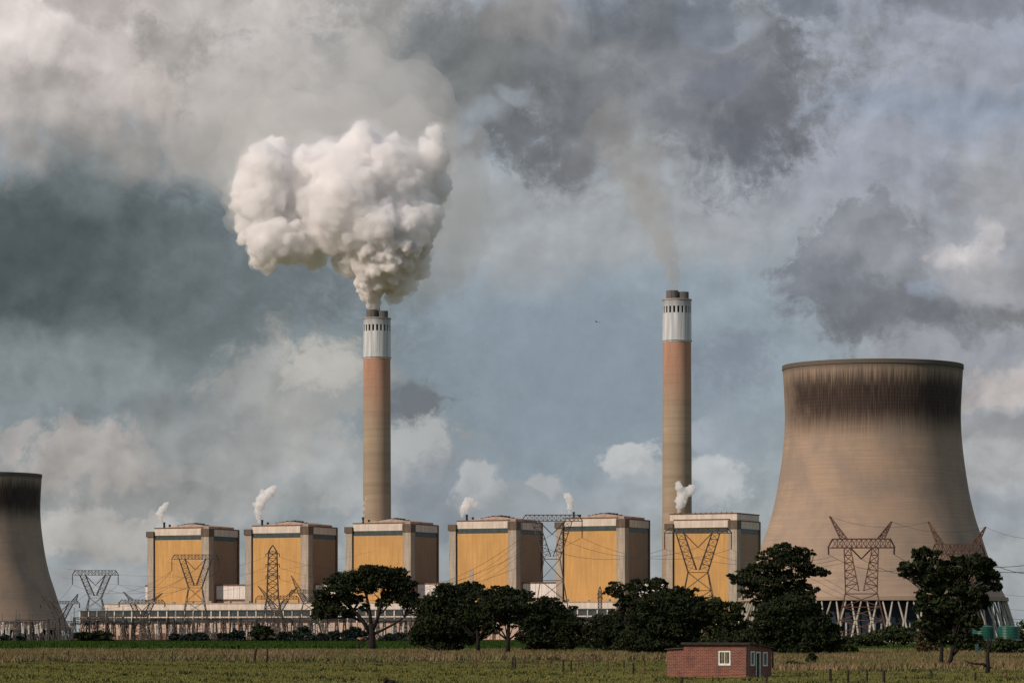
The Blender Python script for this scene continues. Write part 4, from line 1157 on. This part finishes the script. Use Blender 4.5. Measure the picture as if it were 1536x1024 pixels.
tree('tall tiered umbrella pine beside the brick hut, left of the right cooling tower', 1178, 984, [[(1180, 985, 6), (1178, 950, 5), (1172, 915, 4), (1168, 880, 3), (1170, 850, 2)], [(1174, 905, 2.6), (1195, 880, 2), (1212, 862, 1.2)], [(1170, 890, 2.4), (1140, 878, 1.8), (1118, 870, 1.2)]],
     [(1178, 826, 30, 8), (1160, 836, 26, 8), (1195, 836, 26, 9), (1180, 846, 34, 9), (1215, 855, 22, 7), (1226, 860, 12, 5), (1140, 852, 24, 8), (1160, 862, 30, 8), (1125, 872, 24, 7), (1108, 866, 14, 6), (1150, 878, 26, 8), (1185, 868, 24, 8), (1200, 878, 18, 6), (1135, 890, 22, 8), (1170, 893, 24, 9), (1160, 902, 30, 11), (1190, 898, 26, 12), (1205, 888, 18, 9)], 'leaf', 1.1, 29)
tree('dense rounded black-green tree under the tiered umbrella pine', 1196, 986, [[(1196, 987, 4), (1196, 950, 3)]],
     [(1170, 915, 32, 14), (1195, 908, 26, 14), (1155, 938, 26, 18), (1190, 940, 40, 22), (1222, 935, 24, 16), (1240, 952, 20, 14), (1195, 965, 40, 14), (1235, 970, 22, 10), (1160, 965, 24, 14), (1215, 920, 18, 12)], 'leaf', 1.35, 30)
tree('big two-trunked dark tree in front of the right cooling tower', 1418, 1002, [[(1412, 1004, 3.6), (1412, 985, 3), (1413, 960, 2.8), (1410, 930, 2.4), (1400, 890, 2), (1385, 850, 1.2)], [(1421, 1004, 3.4), (1427, 985, 3.2), (1431, 960, 3), (1432, 930, 2.4), (1442, 890, 2), (1458, 860, 1.2)]],
     [(1388, 832, 16, 7), (1375, 850, 19, 9), (1395, 848, 22, 10), (1370, 864, 15, 7), (1400, 866, 22, 11), (1460, 843, 18, 8), (1475, 856, 20, 10), (1488, 872, 15, 8), (1455, 862, 18, 9), (1430, 862, 16, 8), (1420, 882, 26, 13), (1455, 888, 22, 11), (1395, 890, 18, 11), (1410, 910, 28, 14), (1445, 912, 24, 14), (1420, 932, 32, 14), (1455, 935, 18, 11), (1390, 936, 16, 10), (1415, 955, 26, 12), (1440, 958, 22, 10), (1470, 905, 10, 9), (1438, 842, 10, 6), (1496, 882, 6, 4)], 'leaf', 1.6, 31, d=415)
# bushes
BUSH = [
    ('rounded dark green bush below the legs of the rusty horned pylon', 1340, 968, [(1325, 952, 20, 8), (1345, 950, 24, 10), (1362, 955, 16, 8), (1340, 960, 30, 7)], 'leafb', 900),
    ('dark green bush between the tiered pine and the rusty horned pylon', 1292, 972, [(1280, 962, 18, 7), (1298, 960, 18, 8), (1312, 964, 14, 6)], 'leafb', 880),
    ('sprawling low bush in the dry grass right of the brick hut', 1262, 986, [(1250, 978, 16, 6), (1268, 976, 16, 7), (1282, 981, 12, 5)], 'leafb', 650),
    ('olive-brown bush left of the two-trunked tree', 1392, 985, [(1388, 960, 12, 11), (1395, 972, 14, 10), (1382, 978, 10, 7)], 'leafbrown', 680),
    ('dark bush between the two-trunked tree and the dead stump', 1452, 982, [(1446, 972, 14, 9), (1460, 966, 14, 9), (1455, 978, 16, 6)], 'leafb', 700),
    ('bush at the right edge beyond the green tanks', 1528, 975, [(1520, 955, 14, 10), (1534, 948, 14, 12), (1530, 965, 18, 10), (1512, 968, 12, 8)], 'leafb', 800),
    ('small weedy bush in front of the brick hut corner', 1192, 1003, [(1192, 1000, 14, 4), (1184, 999, 8, 4)], 'leafb', 400),
    ('dark undergrowth bush behind the left end of the brick hut', 1020, 984, [(1010, 972, 20, 9), (1030, 968, 22, 10), (1045, 976, 18, 8)], 'leaf', 720),
    ('dark undergrowth bush behind the middle of the brick hut', 1095, 982, [(1080, 968, 20, 10), (1100, 962, 22, 12), (1120, 970, 22, 10)], 'leaf', 720),
    ('black-green bush joining the brick hut to the rounded tree', 1142, 984, [(1132, 962, 18, 14), (1150, 955, 20, 16), (1140, 975, 22, 9)], 'leaf', 700),
    ('dark bush right of the rounded tree, below the horned pylon', 1248, 980, [(1240, 962, 18, 10), (1256, 966, 16, 9), (1236, 976, 16, 7)], 'leaf', 760),
    ('dark bush between the low bushy tree and the wide dense tree', 952, 984, [(945, 968, 20, 11), (962, 972, 18, 9)], 'leaf', 760),
    ('dark bush growing under the stand of the green water tanks', 1500, 985, [(1488, 972, 14, 9), (1508, 968, 16, 10), (1522, 976, 14, 8)], 'leafb', 610),
    ('small green shrub at the hut side of the dry grass', 1216, 998, [(1216, 990, 6, 7)], 'leafb', 440),
]
for i, (lb, px, yb, pads, lf, d) in enumerate(BUSH):
    tree(lb, px, yb, [[(px, yb + 3, 1.0), (px, yb - 8, .7)]], pads, lf, 1.0, 60 + i, d=d, group='bushes near the fence', name='bush', cat='bush')
FARB = [(125, 955, 10, 7), (150, 954, 15, 8), (265, 956, 8, 5), (281, 957, 8, 5), (302, 956, 12, 6), (336, 955, 8, 7), (356, 953, 10, 9), (394, 950, 18, 12), (427, 955, 8, 7), (453, 951, 11, 10), (465, 957, 7, 5), (483, 955, 7, 6), (503, 954, 9, 7), (523, 953, 9, 8), (536, 948, 11, 9), (580, 957, 9, 5), (598, 955, 12, 7), (8, 957, 6, 3), (30, 957, 5, 3)]
FARL = ['below the leftmost flat-topped pylon', 'right of the left cooling tower, darkest of the pair', 'left of a low hedge-like pair before the hall', 'small and squat below the leftmost boiler house', 'wide and low below the leftmost boiler house pylon', 'narrow, right of the wide low one', 'tall and rounded, left of the largest hall-side bush', 'largest and darkest, under the narrow pointed pylon', 'slight, right of the largest hall-side bush', 'round-topped, left of the umbrella tree', 'tiny, touching the round-topped one',
        'small, under the horned pylon by the umbrella tree', 'at the left foot of the umbrella tree', 'behind the low left branches of the umbrella tree', 'tall, behind the umbrella tree trunk', 'low, just right of the umbrella tree trunk', 'wide, between the umbrella tree and the clump', 'at the foot of the left cooling tower, near the left edge', 'tiny, at the foot of the left cooling tower']
for i, ((px, py, rx, ry), w) in enumerate(zip(FARB, FARL)):
    d = 1780 + (i * 37) % 90
    r_ = random.Random(i)
    pads = [(px, py + ry * .25, rx, ry * .9)] + [(px + r_.uniform(-.6, .6) * rx, py + r_.uniform(-.5, .4) * ry, rx * .5, ry * .55) for _ in range(4)] + [(px, 961, rx * .9, 3)]
    tree('blue-green bush ' + w, px, 963, [[(px, 964, .8), (px, 955, .5)]], pads, 'leaf' if i in (0, 1, 7) else 'leafblue', .9, 90 + i, d=d, group='bushes along the foot of the turbine hall', name='bush', cat='bush', size=.8)

# dead stump with a side branch
def stump():
    d = ground_d(1010); s = S(d); base = Vector(((1481 - CX) * s, d, 0))
    root = empty('dead_tree', base, 'dark dead tree stump with one bare branch reaching left', 'dead tree')
    q = lambda x, y, dp=0: Vector(((x - 1481) * s, dp, EYE + (HY - y) * s))
    b = MB(); b.tube([q(1481, 1012), q(1482, 1000), q(1481, 985), q(1483, 972), q(1482, 958)], [.27, .24, .21, .17, .11], 9)
    b.tube([q(1482, 972), q(1486, 964), q(1487, 955)], [.2, .13, .06], 7); b.tube([q(1483, 1000), q(1488, 1001)], [.14, .05], 6)
    b.build('trunk', M['bark'], root, True)
    b = MB(); b.tube([q(1480, 998), q(1474, 995), q(1464, 995.5), (q(1454, 993)), q(1446, 990)], [.2, .13, .1, .08, .04], 6); b.tube([q(1455, 993), q(1449, 998)], [.07, .03], 5); b.tube([q(1466, 995), q(1461, 989)], [.07, .03], 5)
    b.build('branch', M['bark'], root, True)
stump()

# green water tanks on a stand
def tanks():
    d = 640; s = S(d)
    st = empty('tank_stand', ((1493 - CX) * s, d, 0), 'teal steel stand carrying the two green water tanks', 'tank stand')
    z = EYE + (HY - 960) * s
    for k, x in enumerate((-28, -8, 8, 30)):
        for y in (-1.2, 1.2):
            b = MB(); b.box((x * s - .14, y - .14, 0), (x * s + .14, y + .14, z)); b.build('leg', M['teal'], st)
    b = MB(); b.box((-36 * s, -2.0, z), (38 * s, 2.0, z + .25)); b.build('platform', M['teal'], st)
    for y in (-1.2, 1.2):
        MB().bar((-28 * s, y, .5), (-8 * s, y, z), .12).build('brace', M['teal'], st); MB().bar((8 * s, y, z), (30 * s, y, .5), .12).build('brace', M['teal'], st)
    for px, lb in ((1475, 'ribbed green water tank on the stand, nearest the two-trunked tree'), (1513, 'ribbed green water tank on the stand, nearest the right edge of the picture')):
        t = empty('water_tank', ((px - CX) * s, d, z + .25), lb, 'water tank', 'green water tanks')
        prof = [(0, 0)]; Rr = 16 * s; H = 19 * s
        for k in range(8):
            prof += [(Rr * .97, H * k / 8), (Rr, H * (k + .3) / 8), (Rr, H * (k + .7) / 8), (Rr * .97, H * (k + .97) / 8)]
        prof += [(Rr * .9, H), (Rr * .4, H * 1.06), (0, H * 1.08)]
        MB().lathe(prof, 28).build('body', M['tank'], t, True)
        MB().lathe([(.34, H * 1.05), (.34, H * 1.14), (0, H * 1.14)], 14).build('lid', M['tank'], t)
tanks()

# ------------------------------------------------------------------ brick hut
def hut():
    d = 317; s = S(d); a = R(27)
    root = empty('brick_hut', ((1122 - CX) * s, d, 0), 'small red brick hut with white window frames in the grass', 'hut', None, -a)
    # local: near corner at 0,0; long wall along -X (Y=0), door wall along +Y (X=0)
    Lw = 94 * s / math.cos(a); Lb = 43 * s / math.sin(a) * .96
    zf = EYE + (HY - 965) * s; zbk = zf - .42; t = .22
    wx = -Lw + (1088 - 1028) * s / math.cos(a)
    ww, wz0, wz1 = .62, EYE + (HY - 997.5) * s, EYE + (HY - 975.5) * s
    b = MB()
    # front wall with a window hole
    b.box((-Lw, 0, 0), (wx - ww, t, zf)); b.box((wx + ww, 0, 0), (0, t, zf)); b.box((wx - ww, 0, 0), (wx + ww, t, wz0)); b.box((wx - ww, 0, wz1), (wx + ww, t, zf))
    b.build('front_wall', M['brick'], root)
    # door wall with two windows and a door
    def zr(y): return zf + (zbk - zf) * y / Lb
    k = s / math.sin(a) * .96
    ops = [((1126.5 - 1122) * k, (1134 - 1122) * k, EYE + (HY - 998) * s, EYE + (HY - 976) * s), ((1136.5 - 1122) * k, (1144.5 - 1122) * k, 0.0, EYE + (HY - 977) * s), ((1149 - 1122) * k, (1157.5 - 1122) * k, EYE + (HY - 999) * s, EYE + (HY - 977.5) * s)]
    b = MB(); y = t + .002
    def slab(y0, y1, z0, z1a, z1b):
        b.add([(0, y0, z0), (0, y1, z0), (0, y1, z1b), (0, y0, z1a), (-t, y0, z0), (-t, y1, z0), (-t, y1, z1b), (-t, y0, z1a)],
              [(0, 1, 2, 3), (7, 6, 5, 4), (3, 2, 6, 7), (0, 4, 5, 1), (1, 5, 6, 2), (0, 3, 7, 4)])
    for y0, y1, z0, z1 in ops:
        slab(y, y0, 0, zr(y), zr(y0))
        if z0 > 0: slab(y0, y1, 0, z0, z0)
        slab(y0, y1, z1, zr(y0), zr(y1)); y = y1
    slab(y, Lb, 0, zr(y), zr(Lb))
    b.build('door_wall', M['brick'], root)
    b = MB(); b.box((-Lw, Lb - t, 0), (-t - .002, Lb, zbk)); b.build('back_wall', M['brick'], root)
    b = MB(); b.add([(-Lw, t + .002, 0), (-Lw, Lb - t - .002, 0), (-Lw, Lb - t - .002, zbk), (-Lw, t + .002, zf - .02), (-Lw + t, t + .002, 0), (-Lw + t, Lb - t - .002, 0), (-Lw + t, Lb - t - .002, zbk), (-Lw + t, t + .002, zf - .02)],
                    [(3, 2, 1, 0), (4, 5, 6, 7), (7, 6, 2, 3), (0, 1, 5, 4), (1, 2, 6, 5), (0, 4, 7, 3)]); b.build('end_wall', M['brick'], root)
    # roof: thin sloping sheet with overhang
    ov, th = .28, .10
    b = MB(); n = 40
    x0, x1, ya, yb = -Lw - .15, .32, -.35, Lb + .3
    vs = []
    for i in range(n + 1):
        x = x0 + (x1 - x0) * i / n; c = .03 * (i % 2)
        vs += [(x, ya, zr(ya) + .02 + c), (x, yb, zr(yb) + .02 + c), (x, ya, zr(ya) + .02 + c + .05), (x, yb, zr(yb) + .02 + c + .05)]
    fs = []
    for i in range(n):
        o = 4 * i; p = o + 4
        fs += [(o + 2, p + 2, p + 3, o + 3), (o, o + 1, p + 1, p), (o, p, p + 2, o + 2), (o + 1, o + 3, p + 3, p + 1)]
    fs += [(0, 2, 3, 1), (4 * n, 4 * n + 1, 4 * n + 3, 4 * n + 2)]
    b.add(vs, fs); rf = b.build('roof', M['tin'], root)
    b = MB(); b.box((x0, ya + .02, zr(ya) - .12), (x1, ya + .07, zr(ya) + .015)); b.build('fascia_board', M['post'], rf)
    # window in the front wall
    f = MB(); e = .13
    f.box((wx - ww, -.04, wz0), (wx - ww + e, .12, wz1)); f.box((wx + ww - e, -.04, wz0), (wx + ww, .12, wz1))
    f.box((wx - ww + e, -.04, wz0), (wx + ww - e, .12, wz0 + e * 1.5)); f.box((wx - ww + e, -.04, wz1 - e), (wx + ww - e, .12, wz1))
    w = MB(); w.box((wx - ww + e, .06, wz0 + e * 1.5), (wx + ww - e, .08, wz1 - e)); wn = w.build('window', M['glass'], root)
    f.build('frame', M['frame'], wn)
    c = MB(); c.box((wx - .40, .03, wz0 + e * 1.5 + .02), (wx - .14, .055, wz1 - e - .02)); c.box((wx + .05, .03, wz0 + e * 1.5 + .02), (wx + .30, .055, wz1 - e - .02)); c.build('curtain', M['curtain'], wn)
    c = MB(); c.box((wx - .03, -.01, wz0 + e * 1.5), (wx + .03, .05, wz1 - e)); c.build('glazing_bar', M['frame'], wn)
    for idx, (y0, y1, z0, z1) in enumerate(ops):
        f = MB(); e = .12 if idx == 1 else .16
        f.box((-.10, y0, z0), (.04, y0 + e, z1)); f.box((-.10, y1 - e, z0), (.04, y1, z1)); f.box((-.10, y0 + e, z1 - .12), (.04, y1 - e, z1))
        if idx != 1:
            f.box((-.10, y0 + e, z0), (.04, y1 - e, z0 + .14))
            w = MB(); w.box((-.08, y0 + e, z0 + .14), (-.06, y1 - e, z1 - .12)); wn = w.build('window', M['glass'], root); f.build('frame', M['frame'], wn)
        else:
            w = MB(); w.box((-.21, y0 + .01, .02), (-.12, y1 - .01, z1 - .01)); dn = w.build('doorway', M['void'], root); f.build('frame', M['frame'], dn)  # dark panel stands in for the unlit room inside
    # lower lean-to on the left
    al = MB(); za = EYE + (HY - 971.5) * s; x0, x1 = -Lw - 2.35, -Lw - .003
    al.add([(x0, 1.3, 0), (x1, 1.3, 0), (x1, 1.3, za), (x0, 1.3, za - .14), (x0, Lb - .5, 0), (x1, Lb - .5, 0), (x1, Lb - .5, za), (x0, Lb - .5, za - .14)],
           [(0, 1, 2, 3), (7, 6, 5, 4), (3, 2, 6, 7), (4, 0, 3, 7), (1, 5, 6, 2)]); an = al.build('lean_to', M['brick'], root)
    al = MB(); al.add([(x0 - .15, 1.05, za - .15), (x1, 1.05, za + .01), (x1, Lb - .3, za + .01), (x0 - .15, Lb - .3, za - .15), (x0 - .15, 1.05, za - .09), (x1, 1.05, za + .07), (x1, Lb - .3, za + .07), (x0 - .15, Lb - .3, za - .09)],
                      [(0, 3, 2, 1), (4, 5, 6, 7), (0, 1, 5, 4), (1, 2, 6, 5), (2, 3, 7, 6), (3, 0, 4, 7)]); al.build('lean_to_roof', M['tin'], an)
    # things on the wall: down pipe, dark shed post at the right end
    b = MB(); b.tube([(-.12, -.1, .1), (-.12, -.1, zf - .1)], .05, 8); b.build('downpipe', M['tin'], root)
    b = MB(); b.box((.05, Lb + .02, .9), (.12, Lb + .25, zbk - .05)); b.build('corner_board', M['post'], root)
hut()

# ------------------------------------------------------------------ fences
def fence(label, posts, mat='post', wires=(.35, .75, 1.15), name='wire_fence', strand=True):
    """posts: (px, ytop, ybase, lean, radius m)"""
    d0 = ground_d(posts[0][2]); base = Vector(((posts[0][0] - CX) / F * d0, d0, 0))
    root = empty(name, base, label, 'fence')
    pos = []
    for px, yt, yb, lean, rad in posts:
        d = ground_d(yb); s = S(d); p = Vector(((px - CX) * s, d, 0)) - base; h = (yb - yt) * s
        top = p + Vector((lean * h, 0, h)); b = MB(); rad_ = rad * 1.35; b.tube([p - Vector((0, 0, .2)), p.lerp(top, .5), top], [rad_, rad_ * .95, rad_ * .85], 7)
        b.build('fence_post', M['rustpost'] if rad < .06 else M[mat], root); pos.append((p, top, h))
    if strand:
        for hz in wires:
            b = MB()
            pts = [p.lerp(t, min(.95, hz / max(h, .5))) for p, t, h in pos]
            b.tube(pts, .014, 4); b.build('strand', M['wire'], root)
    return root
fence('wire fence along the dry grass at the left with two thick dark posts', [(-30, 976, 992, 0, .05), (11, 976, 991, .02, .05), (64, 975, 992, .12, .07), (103, 975, 992, 0, .06), (150, 975, 992, 0, .05), (186, 976, 992, 0, .06), (222, 976, 992, 0, .05), (259, 976, 992, -.02, .06), (300, 976, 993, 0, .05), (340, 976, 993, 0, .05), (381, 973, 993.5, .14, .16), (400, 971, 994, .06, .11), (440, 977, 994, 0, .05), (490, 977, 994.5, 0, .05), (540, 978, 995, 0, .05), (600, 979, 996, 0, .05), (660, 980, 998, 0, .05), (715, 983, 1000, 0, .05), (769, 985, 1003, 0, .10)])
fence('wire fence with brown posts running from the tree clump to the brick hut', [(773, 985, 1003.5, 0, .10), (787, 985, 1002, 0, .05), (808, 984, 1003, 0, .055), (826, 984, 1003, 0, .055), (845, 988, 1007, 0, .09), (857, 989, 1007, 0, .075), (868, 985, 1004, 0, .05), (890, 982, 1002, 0, .05), (912, 985, 1003, 0, .045), (924, 988, 1002, 0, .045), (936, 989.5, 1002, 0, .075), (950, 993, 1011, 0, .085), (967, 988, 1009, 0, .05), (1002, 992, 1010, 0, .05), (1019, 995, 1013, 0, .08)])
fence('leaning dark fence posts standing in the dry grass right of the hut', [(1021, 1014.5, 1032, .12, .09), (1150, 1008, 1030, 0, .06), (1245.5, 1002.5, 1024, 0, .10), (1272, 1004.5, 1024, 0, .08), (1300.5, 1005, 1024, 0, .07), (1325.5, 1004.5, 1024, .02, .10), (1398, 1004, 1018, -.12, .085), (1463, 1007.5, 1021, 0, .075), (1510, 1004, 1020, 0, .05), (1560, 1004, 1020, 0, .05)])

# ------------------------------------------------------------------ small things in the pasture
def trough():
    d = ground_d(993); s = S(d); root = empty('feed_trough', ((16 - CX) * s, d, 0), 'low concrete trough with a rusty brown cover at the left edge', 'trough', None, R(4))
    b = MB(); b.box((-13 * s, -.6, 0), (13 * s, .6, .28)); b.build('base', M['concrete'], root)
    b = MB(); b.add([(-14 * s, -.75, .28), (15 * s, -.75, .28), (15 * s, .75, .28), (-14 * s, .75, .28), (-12 * s, -.3, .72), (2 * s, -.3, .62), (2 * s, .3, .62), (-12 * s, .3, .72)],
                    [(0, 3, 2, 1), (4, 5, 6, 7), (0, 1, 5, 4), (1, 2, 6, 5), (2, 3, 7, 6), (3, 0, 4, 7)]); b.build('cover', M['rustpost'], root)
trough()
def log():
    d = ground_d(981); s = S(d); root = empty('fallen_log', ((703 - CX) * s, d, 0), 'dark fallen log lying in the grass between two trunks of the clump', 'log')
    b = MB(); b.tube([(-.8, 0, .3), (0, .1, .34), (.9, .1, .42)], [.28, .36, .34], 9); b.tube([(.5, .1, .5), (1.0, 0, 1.0)], [.14, .05], 6); b.build('trunk', M['bark'], root, True)
log()
def rock():
    d = 262; s = S(d); root = empty('boulder', ((584 - CX) * s, d, 0), 'black humped boulder cut off by the bottom edge of the picture', 'boulder')
    import bmesh
    bm = bmesh.new()
    for (cx, cz, rx, rz) in ((-.28, .30, .22, .26), (.12, .16, .42, .24)):
        v = bmesh.ops.create_icosphere(bm, subdivisions=3, radius=1.0)['verts']
        for p in v:
            k = 1 + .12 * math.sin(p.co.x * 5 + cx) * math.sin(p.co.z * 6)
            p.co = Vector((p.co.x * rx * k + cx, p.co.y * .3 * k, p.co.z * rz * k + cz))
    me = bpy.data.meshes.new('rock'); bm.to_mesh(me); bm.free(); me.materials.append(M['bark'])
    o = bpy.data.objects.new('rock', me); COL.objects.link(o); o.parent = root
    root.location.z = EYE + (HY - 1026) * s
rock()
def bird():
    o = MB()
    o.tube([(-.1, -.35, 0), (0, 0, .02), (.1, .4, .03)], [.03, .12, .03], 6)
    for sg in (-1, 1): o.add([(0, -.12, .03), (0, .16, .03), (sg * .45, .05, .22), (sg * .95, -.05, .12), (sg * .5, -.12, .2)], [(0, 1, 2, 4), (4, 2, 3)]); o.add([(0, -.12, .01), (0, .16, .01), (sg * .45, .05, .20), (sg * .95, -.05, .10), (sg * .5, -.12, .18)], [(4, 2, 1, 0), (3, 2, 4)])
    b = o.build('bird', M['post']); b.location = PX(895, 483, 700); b.rotation_euler = (0, .3, .6)
    tag(b, 'tiny dark bird flying in the sky between the chimneys', 'bird')
bird()
